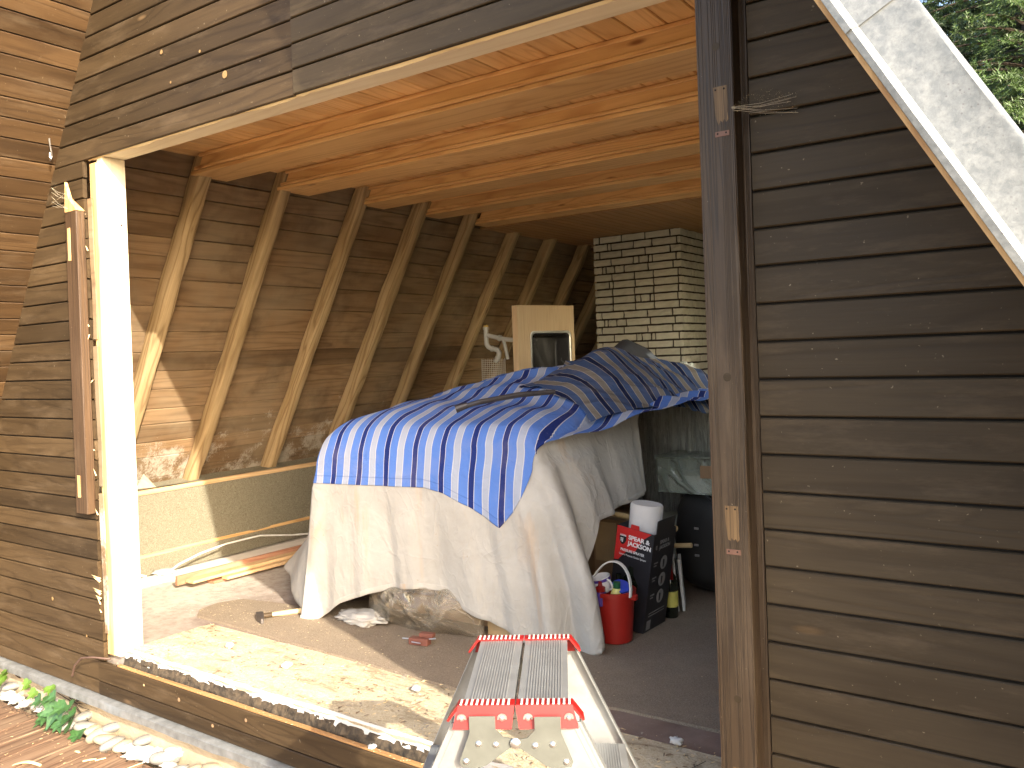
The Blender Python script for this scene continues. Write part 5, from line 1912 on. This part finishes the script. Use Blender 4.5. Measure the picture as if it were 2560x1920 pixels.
wb = empty("wood_block", (-2.32, .70, .0585), (0, 0, R(12)), label="small red brown block with nails in front of the clear bag", cat="block")
MB().box(-.05, .04, -.018, .018, 0, .028, .003).build("block", M['brick_red'], wb)
MB().box(-.01, .055, .0, .03, .0285, .046, .003).build("upper_piece", M['brick_red'], wb)
for p0, p1 in (((-.085, -.005, .02), (-.04, .0, .02)), ((-.03, -.024, .016), (.015, -.030, .016)), ((.045, -.01, .03), (.075, -.008, .034))):
    MB().tube([p0, p1], .0022, 6).build("nail", M['steel'], wb)

# ================================================================== HAMMER
hm = empty("hammer", (-3.20, .582, .0575), (0, 0, math.atan2(.175, .108)), label="hammer with a wooden handle lying at the edge of the carpet", cat="hammer")
MB().prism([(-.016, .0), (.016, .0), (.016, .028), (-.016, .028)], -.006, .050, axis=1).build("head", M['hammer_steel'], hm)
MB().add([(-.016, -.006, 0), (.016, -.006, 0), (.016, -.006, .028), (-.016, -.006, .028), (-.004, -.060, .002), (.006, -.060, .002), (.006, -.060, .024), (-.004, -.060, .024)],
         [(0, 1, 5, 4), (1, 2, 6, 5), (2, 3, 7, 6), (3, 0, 4, 7), (4, 5, 6, 7)]).build("peen", M['hammer_steel'], hm)
MB().tube([(.016, .018, .014), (.06, .018, .014), (.12, .016, .013), (.24, .010, .014)], [.010, .0095, .012, .0125], 10).build("handle", M['handle'], hm, smooth=True)
MB().tube([(.017, .018, .014), (.055, .018, .014)], .0112, 10).build("sleeve", M['siding'], hm, smooth=True)

# ================================================================== PLANKS ALONG THE KNEE WALL
def lying(name, mat, p, q, w, h, z, label, cat, group=None):
    p, q = Vector((*p, z)), Vector((*q, z))
    L = (q - p).length
    vs, fs = plank_mesh(L, w, h, ch=.0015)
    o_ = link(name, mesh(vs, fs, name), mat, None, p, (0, 0, math.atan2(q.y - p.y, q.x - p.x)))
    return tag(o_, label=label, cat=cat, group=group)
lying("lath", M['white_board'], (-4.30, .56), (-4.22, 2.7), .13, .020, .046, "wide white dusty board lying along the low wall", "board", "boards lying along the low wall")
lying("lath", M['plank'], (-3.985, .765), (-3.90, 2.9), .070, .017, .082, "sawn pale plank on top, nearest the dust sheet", "board", "boards lying along the low wall")
lying("lath", M['plank'], (-3.945, .95), (-3.86, 2.9), .055, .017, .064, "shorter plank under the top one, in its shade", "board", "boards lying along the low wall")
lying("lath", M['red_plank'], (-4.085, .735), (-3.985, 2.9), .020, .050, .0665, "reddish plank on edge beside the pale one", "board", "boards lying along the low wall")
lying("lath", M['plank'], (-4.10, 1.35), (-4.05, 2.9), .045, .025, .0675, "short offcut strip lying on the white board", "board", "boards lying along the low wall")
lying("lath", M['red_plank'], (-4.0, .90), (-3.93, 2.9), .06, .016, .046, "dark red board at the bottom of the plank pile", "board", "boards lying along the low wall")
mb = MB()
pts = [(-4.35, .83, .07), (-4.37, .93, .105), (-4.38, 1.08, .135), (-4.40, 1.28, .15), (-4.42, 1.55, .145), (-4.40, 1.8, .10), (-4.35, 2.1, .07)]
tag(mb.tube(pts, .0055, 8).build("cable", M['white_cable'], smooth=True), label="stiff white cable curving up in front of the low wall", cat="cable")
tag(MB().tube([(-4.485, .66, .13), (-4.44, .72, .085), (-4.42, .76, .07)], .006, 6).build("cable", M['white_cable'], smooth=True), label="short end of white cable beside the jamb", cat="cable")
tag(blob("paper_scrap", M['plaster'], (-4.40, .86, .076), .07, .06, .014, .5, 3, 17, 3), label="torn white paper scrap at the foot of the low wall", cat="paper")
# plaster lumps
for i, (x, y, s_, lb) in enumerate(((-2.62, .25, .022, "white plaster lump on the sawdust in the sun"), (-2.02, .33, .017, "white plaster lump by the carpet edge left of the ladder"), (-3.02, .28, .020, "largest white lump on the sawdust near the jamb"), (-1.06, .42, .020, "white plaster lump on the red floor strip"), (-1.93, .012, .014, "white lump on the edge of the sill"))):
    tag(blob("plaster_lump", M['plaster'], (x, y, (.062 if y > .1 else .004) + s_ * .2), s_, s_ * .8, s_ * .55, .5, 2, i * 7, 3), label=lb, cat="plaster lump", group="plaster lumps on the floor")

# ================================================================== STEP LADDER
Nc = Vector((-0.892, -0.647)); Fc = Vector((-1.084, -0.331))
la = (Fc - Nc).normalized()                  # along the treads, away from us
lw = Vector((la.y, -la.x))                   # to the right
LZ = 0.600                                   # top of the treads
lad = empty("step_ladder", (Nc.x, Nc.y, -0.34), (0, 0, math.atan2(lw.y, lw.x)), label="aluminium double step ladder with red plastic caps, open below the doorway", cat="ladder")
# local frame: x to the right (lw), y away (la), z up from the deck
LL = (Fc - Nc).length
TZ = LZ + 0.34
def LB(m_, name, mat, smooth=False, parent=None):
    return m_.build(name, mat, parent or lad, smooth=smooth)
for sgn in (-1, 1):
    mb = MB()
    x0, x1 = (0.0035, 0.098)
    # tread with grooves
    prof = [(x0, TZ - .022), (x0, TZ)]
    ng_ = 13
    for k in range(ng_):
        gx = 0.020 + k * 0.0054
        prof += [(gx - .0014, TZ), (gx - .0010, TZ + .0014), (gx + .0010, TZ + .0014), (gx + .0014, TZ)]
    prof += [(x1, TZ), (x1, TZ - .024), (x1 - .004, TZ - .024), (x1 - .004, TZ - .004), (x0 + .003, TZ - .004), (x0 + .003, TZ - .022)]
    pr_ = [(sgn * a, b) for a, b in prof]
    n = len(pr_)
    vs = [(a, .016, b) for a, b in pr_] + [(a, LL - .016, b) for a, b in pr_]
    # slight fan: treads touch at the near end and part at the far end
    fs = [(i, (i + 1) % n, n + (i + 1) % n, n + i) for i in range(n)]
    mb.add(vs, fs)
    LB(mb, "tread", M['alu'])
    # red caps at both ends
    for ye, yd in ((0.0, -1), (LL, 1)):
        cap = MB()
        yy0, yy1 = (ye - .006, ye + .022) if yd < 0 else (ye - .022, ye + .006)
        cap.box(min(sgn * .001, sgn * .106), max(sgn * .001, sgn * .106), yy0, yy1, TZ + .0005, TZ + .0045, .001)
        # slanted skirt in front
        ys = ye + yd * .006
        cap.add([(sgn * .001, ys, TZ + .004), (sgn * .106, ys, TZ + .004), (sgn * .116, ys + yd * .010, TZ - .036), (sgn * .007, ys + yd * .010, TZ - .036),
                 (sgn * .001, ys - yd * .004, TZ + .003), (sgn * .106, ys - yd * .004, TZ + .003), (sgn * .116, ys + yd * .005, TZ - .036), (sgn * .007, ys + yd * .005, TZ - .036)],
                [(0, 1, 2, 3), (4, 5, 6, 7), (0, 1, 5, 4), (1, 2, 6, 5), (2, 3, 7, 6), (3, 0, 4, 7)])
        # side wing
        cap.add([(sgn * .106, yy0, TZ + .0045), (sgn * .106, yy1, TZ + .0045), (sgn * .126, yy1, TZ - .022), (sgn * .128, yy0, TZ - .024),
                 (sgn * .103, yy0, TZ + .001), (sgn * .103, yy1, TZ + .001), (sgn * .122, yy1, TZ - .024), (sgn * .124, yy0, TZ - .026)],
                [(0, 1, 2, 3), (4, 5, 6, 7), (0, 1, 5, 4), (1, 2, 6, 5), (2, 3, 7, 6), (3, 0, 4, 7)])
        cp_ = LB(cap, "end_cap", M['red_plastic'])
        rb = MB()
        for k in range(10):
            gx = sgn * (0.010 + k * .0098)
            rb.box(min(gx, gx + sgn * .0045), max(gx, gx + sgn * .0045), yy0 - .0005, yy1 - .004, TZ + .0046, TZ + .0068, .0008)
        LB(rb, "rib", M['rib'], parent=cp_)
        if yd < 0:
            for gx in (.018, .093):
                rv = MB().lathe([(0, .004), (.0035, .0035), (.0055, .001), (.006, 0)], 14).lathe([(.009, 0), (.009, .0008), (.0, .0008)], 16)
                rv.xform(Matrix.Translation((sgn * gx + sgn * .006, ys - .0052, TZ - .018)) @ Matrix.Rotation(R(90), 4, 'X'))
                LB(rv, "rivet", M['steel'], True, cp_)
    # stiles: one at each end, splayed outwards
    SP = 0.47
    for ye, yd in ((0.004, -1), (LL - .004, 1)):
        st_ = MB()
        z0_, z1_ = 0.012, TZ - .030
        def xo(z): return .106 + SP * (TZ - z)            # outer edge
        def xi(z): return .020 + SP * (TZ - z) + .0       # inner edge
        yf, yb = (ye - .004, ye + .022)
        q = []
        prof = [(0, yf), (.07, yf), (.07, yf - .0014), (.077, yf - .0014), (.077, yf), (.14, yf), (.14, yf - .0014), (.20, yf - .0014), (.20, yf),
                (.80, yf), (.80, yf - .0014), (.86, yf - .0014), (.86, yf), (.93, yf), (.93, yf - .0014), (1, yf - .0014), (1, yb), (.975, yb), (.975, yf + .003), (.025, yf + .003), (.025, yb), (0, yb)]
        if yd > 0:
            prof = [(a, 2 * ye + .018 - b) for a, b in prof]
        vs = []
        for z in (z0_, z1_):
            for a, yy in prof:
                vs.append((sgn * (xi(z) + (xo(z) - xi(z)) * a), yy, z))
        n = len(prof)
        fs = [(i, (i + 1) % n, n + (i + 1) % n, n + i) for i in range(n)] + [tuple(range(n)), tuple(range(n, 2 * n))[::-1]]
        st_.add(vs, fs)
        LB(st_, "stile", M['alu'])
        ft = MB().box(min(sgn * xi(.03), sgn * xo(0)), max(sgn * xi(.03), sgn * xo(0)), min(yf, yb) - .004, max(yf, yb) + .004, 0.001, .03, .004)
        LB(ft, "foot", M['black'])
    # steps between the stiles
    for zc in (TZ - .235, TZ - .47, TZ - .705):
        mb = MB()
        xc0 = .030 + SP * (TZ - zc)
        prof = [(xc0, zc - .02), (xc0, zc)]
        for k in range(11):
            gx = xc0 + .010 + k * .0054
            prof += [(gx - .0014, zc), (gx - .001, zc + .0014), (gx + .001, zc + .0014), (gx + .0014, zc)]
        prof += [(xc0 + .080, zc), (xc0 + .080, zc - .024), (xc0 + .076, zc - .024), (xc0 + .076, zc - .004), (xc0 + .004, zc - .004), (xc0 + .004, zc - .02)]
        pr_ = [(sgn * a, b) for a, b in prof]
        n = len(pr_)
        vs = [(a, .022, b) for a, b in pr_] + [(a, LL - .022, b) for a, b in pr_]
        mb.add(vs, [(i, (i + 1) % n, n + (i + 1) % n, n + i) for i in range(n)])
        LB(mb, "step", M['alu'])
    # hinge plate
    hp = MB()
    poly = [(.002, TZ - .052), (.022, TZ - .048), (.036, TZ - .034), (.036, TZ - .010), (.084, TZ - .010), (.084, TZ - .040), (.104, TZ - .092), (.100, TZ - .102), (.066, TZ - .104), (.055, TZ - .100), (.010, TZ - .068), (-.006, TZ - .064), (-.010, TZ - .056)]
    poly = [(sgn * a, b) for a, b in poly]
    hp.prism(poly, -.0205 - .0022 * sgn, -.0225 - .0022 * sgn - .0004, axis=1)
    pl_ = LB(hp, "hinge_plate", M['plate'])
    for (a, b) in ((.036, TZ - .062), (.068, TZ - .060), (.092, TZ - .092)) + (((-.0, TZ - .058),) if sgn > 0 else ()):
        big = 1.6 if abs(a) < .001 else 1.0
        rv = MB().lathe([(0, .0045), (.0028 * big, .004), (.0052 * big, .0018), (.0062 * big, 0)], 16)
        rv.xform(Matrix.Translation((sgn * a, -.0232 - .0022 * sgn, b)) @ Matrix.Rotation(R(90), 4, 'X'))
        LB(rv, "bolt", M['steel'], True, pl_)
MB().box(-.09, .09, LL - .012, LL - .008, TZ - .09, TZ - .045).build("far_hinge", M['plate'], lad)

# ================================================================== OUTSIDE, AT THE FOOT OF THE WALL
def pebble_mesh(seed, shell=False):
    bm = bmesh.new()
    bmesh.ops.create_icosphere(bm, subdivisions=3, radius=1.0)
    for v in bm.verts:
        p = v.co.copy()
        k_ = 1 + .16 * vnoise(p.x * 1.2 + seed, p.y * 1.2, p.z * 1.2)
        if shell:
            k_ += .34 * vnoise(p.x * 2.2 + seed, p.y * 2.2, p.z * 2.2) + .12 * vnoise(p.x * 6 + seed, p.y * 6, p.z * 6)
        v.co = Vector((p.x, p.y * .62, p.z * .42)) * k_
    me = bpy.data.meshes.new("pebble")
    bm.to_mesh(me); bm.free()
    if not shell:
        me.polygons.foreach_set("use_smooth", [True] * len(me.polygons))
    return me
pm = {}
for kind in ('pebble', 'pebble_tan', 'shell'):
    pm[kind] = [pebble_mesh(i * 3.7 + len(kind), kind == 'shell') for i in range(3)]
    for me in pm[kind]:
        me.materials.append(M[kind])
PL = [(-4.50, 'shell', .045), (-4.42, 'pebble', .042), (-4.36, 'shell', .05), (-4.27, 'shell', .05), (-4.20, 'shell', .055), (-4.10, 'pebble', .045), (-4.04, 'shell', .05), (-3.93, 'pebble', .045), (-3.86, 'shell', .055), (-3.78, 'shell', .045),
      (-3.735, 'pebble', .055), (-3.655, 'pebble', .058), (-3.585, 'pebble_tan', .055), (-3.53, 'pebble_tan', .062), (-3.475, 'pebble_tan', .055), (-3.41, 'pebble', .060), (-3.36, 'pebble_tan', .055), (-3.30, 'shell', .035), (-3.23, 'shell', .060),
      (-3.15, 'shell', .055), (-3.08, 'pebble', .055), (-3.02, 'shell', .040), (-2.95, 'pebble', .050), (-2.88, 'pebble_tan', .055), (-2.80, 'shell', .05), (-2.72, 'pebble', .055), (-2.64, 'pebble_tan', .05), (-2.55, 'pebble', .055)]
ORD = ("first second third fourth fifth sixth seventh eighth ninth tenth eleventh twelfth thirteenth fourteenth fifteenth sixteenth seventeenth eighteenth nineteenth "
       "twentieth twenty-first twenty-second twenty-third twenty-fourth twenty-fifth twenty-sixth twenty-seventh twenty-eighth").split()
word = {'pebble': "smooth grey pebble", 'pebble_tan': "smooth tan pebble", 'shell': "bleached white shell lump"}
where = lambda x: "under the wall's left end" if x < -4.15 else "beside the ivy" if x < -3.62 else "right of the ivy" if x < -3.2 else "farthest right before the ladder"
for ip, (x, kind, s_) in enumerate(PL):
    o = link("pebble" if kind != 'shell' else "shell", random.choice(pm[kind]), None, None, (x + random.uniform(-.01, .01), -.012 + random.uniform(-.018, .016), -.318 + random.uniform(-.004, .012)),
             (R(random.uniform(-35, 5)), R(random.uniform(-15, 15)), R(random.uniform(35, 95))))
    s_ *= random.uniform(.72, 1.12)
    o.scale = (s_, s_ * random.uniform(.7, 1.15), s_ * random.uniform(.8, 1.3))
    tag(o, label=f"{word[kind]}, {ORD[ip]} from the left in the front row along the plinth", cat="pebble" if kind != 'shell' else "shell", group="pebbles and shells along the plinth")
PL2 = [(-4.40, .02), (-4.24, .03), (-4.0, .028), (-3.72, .022), (-3.50, .03), (-3.26, .03), (-3.05, .03), (-2.8, .03)]
for ip, (x, y) in enumerate(PL2):
    kind = random.choice(['pebble', 'shell', 'pebble_tan'])
    o = link("pebble", random.choice(pm[kind]), None, None, (x, y, -.292), (R(-20), 0, R(random.uniform(20, 90))))
    o.scale = (.05, .05, .05)
    tag(o, label=f"{word[kind]}, {ORD[ip]} from the left of those laid behind the row", cat="pebble", group="pebbles and shells along the plinth")

# ivy
def ivy_leaf(sz):
    out = [(0, -.05), (-.35, -.12), (-.62, .10), (-.42, .28), (-.50, .55), (-.20, .52), (0, 1.0), (.20, .52), (.50, .55), (.42, .28), (.62, .10), (.35, -.12)]
    vs = [(0, .22, .06)] + [(a, b, -.10 * abs(a) * 1.2 - .06 * max(0, b - .4)) for a, b in out]
    vs = [(a * sz, b * sz, c * sz) for a, b, c in vs]
    n = len(out)
    fs = [(0, 1 + i, 1 + (i + 1) % n) for i in range(n)]
    me = mesh(vs, fs, "leaf")
    return me
def ivy(loc, leaves, label, seed):
    rr = random.Random(seed)
    e = empty("ivy", loc, label=label, cat="ivy", group="ivy at the foot of the wall")
    base = ivy_leaf(1.0); base.materials.append(M['ivy'])
    yb = ivy_leaf(1.0); yb.materials.append(M['ivy_young'])
    pts = [Vector((0, .02, -.05))]
    for (dx, dz, s_, young) in leaves:
        o_ = link("leaf", yb if young else base, None, e, (dx, -.030 - rr.uniform(0, .05), dz), (R(rr.uniform(50, 85)), R(rr.uniform(-70, 70)), R(rr.uniform(-35, 35))))
        o_.rotation_euler = Euler((R(rr.uniform(95, 130)), R(rr.uniform(-30, 30)) , R(rr.uniform(-30, 30))))
        o_.rotation_euler = (Matrix.Rotation(R(rr.uniform(-25, 25)), 3, 'Z') @ Matrix.Rotation(R(rr.uniform(205, 245)), 3, 'X') @ Matrix.Rotation(R(rr.uniform(-55, 55)), 3, 'Z')).to_euler()
        o_.scale = (s_ * 1.35, s_ * 1.35, s_ * 1.35)
        pts.append(Vector((dx, .012, dz)))
    mb = MB()
    for a in pts[1:]:
        mb.tube([(0, .03, -.04), (a.x * .5, .02, a.z * .6 - .02), a], .0018, 5)
    mb.build("stem", M['bark'], e)
rr = random.Random(5)
lv = [(-.06, .05, .042, 1), (-.12, .03, .040, 1), (-.115, -.01, .045, 0), (-.02, .02, .052, 0), (.05, .045, .04, 0), (.04, .00, .085, 0), (.11, .01, .060, 0), (.15, .03, .045, 0), (.16, -.03, .050, 0), (.02, -.06, .058, 0), (-.05, -.055, .060, 0), (.08, -.06, .055, 0), (.14, -.075, .05, 0), (.18, -.095, .058, 0), (-.08, -.09, .045, 0), (.19, .0, .045, 0)]
ivy((-3.82, .0, -.215), lv, "dark green ivy growing over the pebbles below the dark wall", 3)
ivy((-4.33, .0, -.20), [(-.03, .02, .05, 1), (.02, .03, .045, 1), (-.01, -.02, .05, 1), (.03, -.01, .04, 1), (-.05, -.01, .04, 1)], "bright young ivy leaves at the left end of the plinth", 9)
ivy((-4.06, .0, -.17), [(.0, .0, .035, 1), (.01, -.02, .03, 1)], "single small ivy shoot below the zinc strip", 12)

# bent dark wire at the lower left corner of the opening
mb = MB().tube([(-3.45, .0, .02), (-3.50, -.05, .035), (-3.55, -.07, .03), (-3.60, -.075, -.01), (-3.625, -.075, -.06)], .0045, 6)
tag(mb.build("bent_strip", M['wire_dark'], smooth=True), label="thin dark strip bent outwards at the foot of the jamb", cat="strip")

# hook under the eaves with its dark base plate
hk = empty("hook", (-3.715, -.03, 2.22), label="small metal coat hook screwed to the brown boards under the eaves", cat="hook")
o = MB().tube([(0, 0, .045), (.012, -.012, .05), (.024, -.02, .04), (.020, -.016, .015), (.006, -.004, -.01), (.0, .0, -.03), (.012, -.014, -.05), (.026, -.022, -.04), (.028, -.022, -.02)], .0035, 7).build("wire", M['steel'], hk, smooth=True)
MB().lathe([(0, 0), (.006, 0), (.006, .004), (0, .005)], 12).build("knob", M['steel'], hk, loc=(.012, -.014, .047))

# splinters and shavings on the deck, countable ones
for i, (x, y, L, w, rz, lb) in enumerate(((-3.62, -.33, .12, .018, .5, "curled pale shaving lying farthest left on the deck"), (-3.40, -.16, .05, .012, .9, "short pale splinter near the tan pebbles"), (-3.36, -.13, .04, .008, 1.1, "thin pale splinter beside the short one"),
                                          (-3.27, -.27, .15, .014, .35, "longest pale splinter on the deck"), (-3.20, -.20, .07, .018, .3, "flat yellow chip above the longest splinter"), (-3.15, -.27, .08, .016, .4, "yellow chip at the right end of the deck litter"), (-3.52, -.13, .03, .012, 0, "tiny yellow chip below the grey pebble"), (-3.18, -.10, .09, .006, 1.4, "thin dry stalk leaning on the shell lumps"))):
    vs, fs = plank_mesh(L, w, .0025, ch=.0005, nseg=6, jit=.004)
    o = link("wood_splinter", mesh([(a, b * (1 - .6 * abs(a / L - .5)), c + (.012 * math.sin(a / L * 3.1) if i == 0 else 0)) for a, b, c in vs], fs), M['splinter'], None, (x, y, -.3375), (0, 0, rz))
    tag(o, label=lb, cat="wood splinter", group="splinters on the deck")

# loose litter nobody could count
def litter(name, mat, n, place, smin, smax, seed, flat=.25):
    rr = random.Random(seed)
    vs, fs = [], []
    for _ in range(n):
        x, y, z = place(rr)
        L = rr.uniform(smin, smax); w = L * rr.uniform(.12, .5); t = L * flat * rr.uniform(.2, 1)
        a = rr.uniform(0, math.pi)
        c, s_ = math.cos(a), math.sin(a)
        b = len(vs)
        for (p, q, r_) in ((-L, -w * .3, 0), (L, -w, 0), (L * .7, w, 0), (-L * .5, w * .7, t)):
            vs.append((x + p * c - q * s_, y + p * s_ + q * c, z + r_))
        fs += [(b, b + 1, b + 2), (b, b + 3, b + 1), (b + 1, b + 3, b + 2), (b + 2, b + 3, b)]
    return tag(link(name, mesh(vs, fs, name), mat), kind="stuff")
def on_chip(rr):
    x = rr.uniform(-3.38, -.8)
    return x, rr.uniform(.05, .44), .0535 + rr.uniform(0, .004)
def on_inside(rr):
    x = -3.7 + 2.6 * abs(rr.gauss(0, .45))
    return min(x, -.8), .5 + abs(rr.gauss(0, .22)), .0585
def on_left(rr):
    return rr.uniform(-4.3, -3.0), rr.uniform(.45, 1.25), .048
def on_deck(rr):
    return rr.uniform(-4.6, -2.0), -.04 - abs(rr.gauss(0, .22)), -.3385
def on_sill(rr):
    x = rr.uniform(-3.5, -.8)
    return x, rr.uniform(-.005, .016), .0025
litter("wood_chips", M['splinter'], 900, on_chip, .002, .012, 1)
litter("wood_chips", M['lining'], 900, on_chip, .002, .014, 2)
litter("wood_chips", M['splinter'], 420, on_inside, .0012, .005, 3)
litter("plaster_crumbs", M['plaster'], 500, on_left, .0015, .006, 4)
litter("wood_chips", M['plank'], 320, on_deck, .0015, .008, 5)
def on_plinth(rr):
    return rr.uniform(-4.7, -2.2), rr.uniform(-.07, .038), -.336 + rr.uniform(0, .012)
litter("soil_crumbs", M['bark'], 700, on_plinth, .002, .010, 7, .6)
litter("wood_chips", M['splinter'], 160, on_sill, .0012, .005, 6)

# cobwebs with caught debris
def web(name, loc, shape, n, label, seed):
    rr = random.Random(seed)
    e = empty(name, loc, label=label, cat="cobweb", group="dusty cobwebs")
    vs, fs = shape
    MB().add(vs, fs).build("sheet", M['web_film'], e, smooth=True)
    v2, f2 = [], []
    for _ in range(n):
        f = rr.choice(fs)
        u_, v_ = rr.random(), rr.random()
        A_, B_, C_, D_ = (Vector(vs[i]) for i in f)
        p = A_.lerp(B_, u_).lerp(D_.lerp(C_, u_), v_)
        if rr.random() > .35 + .65 * max(0, vnoise(p.x * 45, p.y * 45, p.z * 45) + .35): continue
        s_ = rr.uniform(.0004, .0013)
        b = len(v2)
        v2 += [p + Vector((rr.uniform(-s_, s_), rr.uniform(-s_, s_), rr.uniform(-s_, s_))) for _ in range(4)]
        f2 += [(b, b + 1, b + 2), (b, b + 3, b + 1), (b + 1, b + 3, b + 2), (b + 2, b + 3, b)]
    MB().add(v2, f2).build("caught_dust", M['dirt'], e)
    th_ = MB()
    for _ in range(7):
        f = rr.choice(fs[:6]); f2_ = rr.choice(fs[-12:])
        a_, b_ = Vector(vs[f[0]]), Vector(vs[f2_[1]])
        th_.tube([a_, a_.lerp(b_, .5) + Vector((0, -.004, -.006)), b_], .00035, 3, False)
    th_.build("thread", M['web'], e)
vs = []
for i in range(13):
    u = i / 12
    for j in range(7):
        v = j / 6
        x = .135 * u
        z = -.012 * math.sin(u * 3.0) - .020 * u + (v) * (.010 + .055 * math.sin(min(1, u * 1.2) * math.pi * .75))
        y = -.035 * (1 - u) - .012 * math.sin(v * 3) - .006
        vs.append((x, y, z))
fs = [(i * 7 + j, (i + 1) * 7 + j, (i + 1) * 7 + j + 1, i * 7 + j + 1) for i in range(12) for j in range(6)]
web("cobweb", (-.652, -.004, 1.785), (vs, fs), 420, "dusty cobweb stretched from the post to the dark boards", 4)
vs = [(-3.70 + .15 * i / 8 - (-3.62), -.045 - .01 * math.sin(i), 1.97 + .10 * j / 5 + .02 * math.sin(i * .9) - 2.0 - .006 * i) for i in range(9) for j in range(6)]
fs = [(i * 6 + j, (i + 1) * 6 + j, (i + 1) * 6 + j + 1, i * 6 + j + 1) for i in range(8) for j in range(5)]
web("cobweb", (-3.62, 0, 2.0), (vs, fs), 160, "dusty cobweb around the broken top of the brown batten", 8)

# ================================================================== CONIFERS BEHIND THE ROOF EDGE
def conifer(x, y, h, r0, seed, label, mat, dens=1.0, zmin=.04, nscale=1.0):
    rg = np.random.default_rng(seed)
    rr = random.Random(seed)
    e = empty("conifer", (x, y, -.47), label=label, cat="tree", group="conifers behind the cabin")
    MB().tube([(0, 0, 0), (.03, .02, h * .5), (0, 0, h)], [.16, .10, .015], 10).build("trunk", M['bark'], e, smooth=True)
    V, br = [], MB()
    nb = int(230 * dens)
    for b in range(nb):
        z = h * (zmin + (.97 - zmin) * (b / nb) ** .92)
        L = r0 * (1 - (z / h)) ** .75 * rr.uniform(.6, 1.08) + .2
        az = b * 2.399 + rr.uniform(-.4, .4)
        dx, dy = math.cos(az), math.sin(az)
        t = np.linspace(0, 1, 7)
        p = np.stack([dx * L * t, dy * L * t, z + L * (.18 * t - .46 * t * t + .16 * t ** 3)], 1)
        br.tube([tuple(q) for q in p], [.018 * (1 - .8 * k / 6) for k in range(7)], 4, False)
        nt = int(L * 26)
        tt = rg.uniform(.12, 1.0, nt)
        i0 = np.minimum(5, (tt * 6).astype(int))
        c0 = p[i0] + (p[i0 + 1] - p[i0]) * (tt * 6 - i0)[:, None]
        ta = az + rg.choice([-1, 1], nt) * rg.uniform(.4, 1.15, nt)
        tl = rg.uniform(.12, .34, nt) * (1.2 - .5 * tt)
        td = np.stack([np.cos(ta), np.sin(ta), rg.uniform(-.65, .15, nt)], 1)
        td /= np.linalg.norm(td, axis=1)[:, None]
        nn = 26
        s_ = np.tile(np.linspace(0, 1, nn), nt)
        C = np.repeat(c0, nn, 0) + np.repeat(td, nn, 0) * (np.repeat(tl, nn) * s_)[:, None]
        C[:, 2] -= .12 * s_ ** 2 * np.repeat(tl, nn)
        T = np.repeat(td, nn, 0)
        nd = T * .75 + rg.uniform(-1, 1, (len(C), 3)) * np.array([1, 1, .8]) + np.array([0, 0, .12])
        nd /= np.linalg.norm(nd, axis=1)[:, None]
        sw = np.cross(T, nd)
        ln = np.linalg.norm(sw, axis=1); ok = ln > 1e-2
        sw = sw / np.maximum(ln, 1e-2)[:, None] * (.0048 * nscale)
        nl = rg.uniform(.024, .050, len(C))[:, None] * nscale
        tri = np.stack([C - sw, C + sw, C + nd * nl], 1)[ok]
        V.append(tri.reshape(-1, 3))
    br.build("branches", M['bark'], e)
    V = np.concatenate(V).astype(np.float32)
    me = bpy.data.meshes.new("crown")
    n = len(V)
    me.vertices.add(n); me.vertices.foreach_set("co", V.ravel())
    me.loops.add(n); me.loops.foreach_set("vertex_index", np.arange(n, dtype=np.int32))
    me.polygons.add(n // 3)
    me.polygons.foreach_set("loop_start", np.arange(0, n, 3, dtype=np.int32))
    me.update(calc_edges=True)
    link("crown", me, mat, e)
conifer(-0.45, 8.3, 7.4, 2.3, 11, "conifer rising just behind the zinc roof edge, lit yellow green", M['needles'], 1.3, .12, 1.15)
conifer(1.3, 10.2, 9.5, 2.9, 12, "darker conifer standing farther right behind the cabin", M['needles_dark'], .9, .12, 2.0)
conifer(-2.1, 11.2, 10.5, 3.0, 13, "tall dark conifer in the gap left of the sunlit one", M['needles_dark'], 1.0, .18, 2.2)
conifer(-0.5, 12.4, 11.5, 3.3, 15, "dark conifer filling the gap behind the sunlit one", M['needles_dark'], 1.2, .15, 2.4)
conifer(3.9, 10.0, 8.5, 2.4, 14, "conifer at the right end of the row behind the cabin", M['needles_dark'], .5, .05, 2.0)
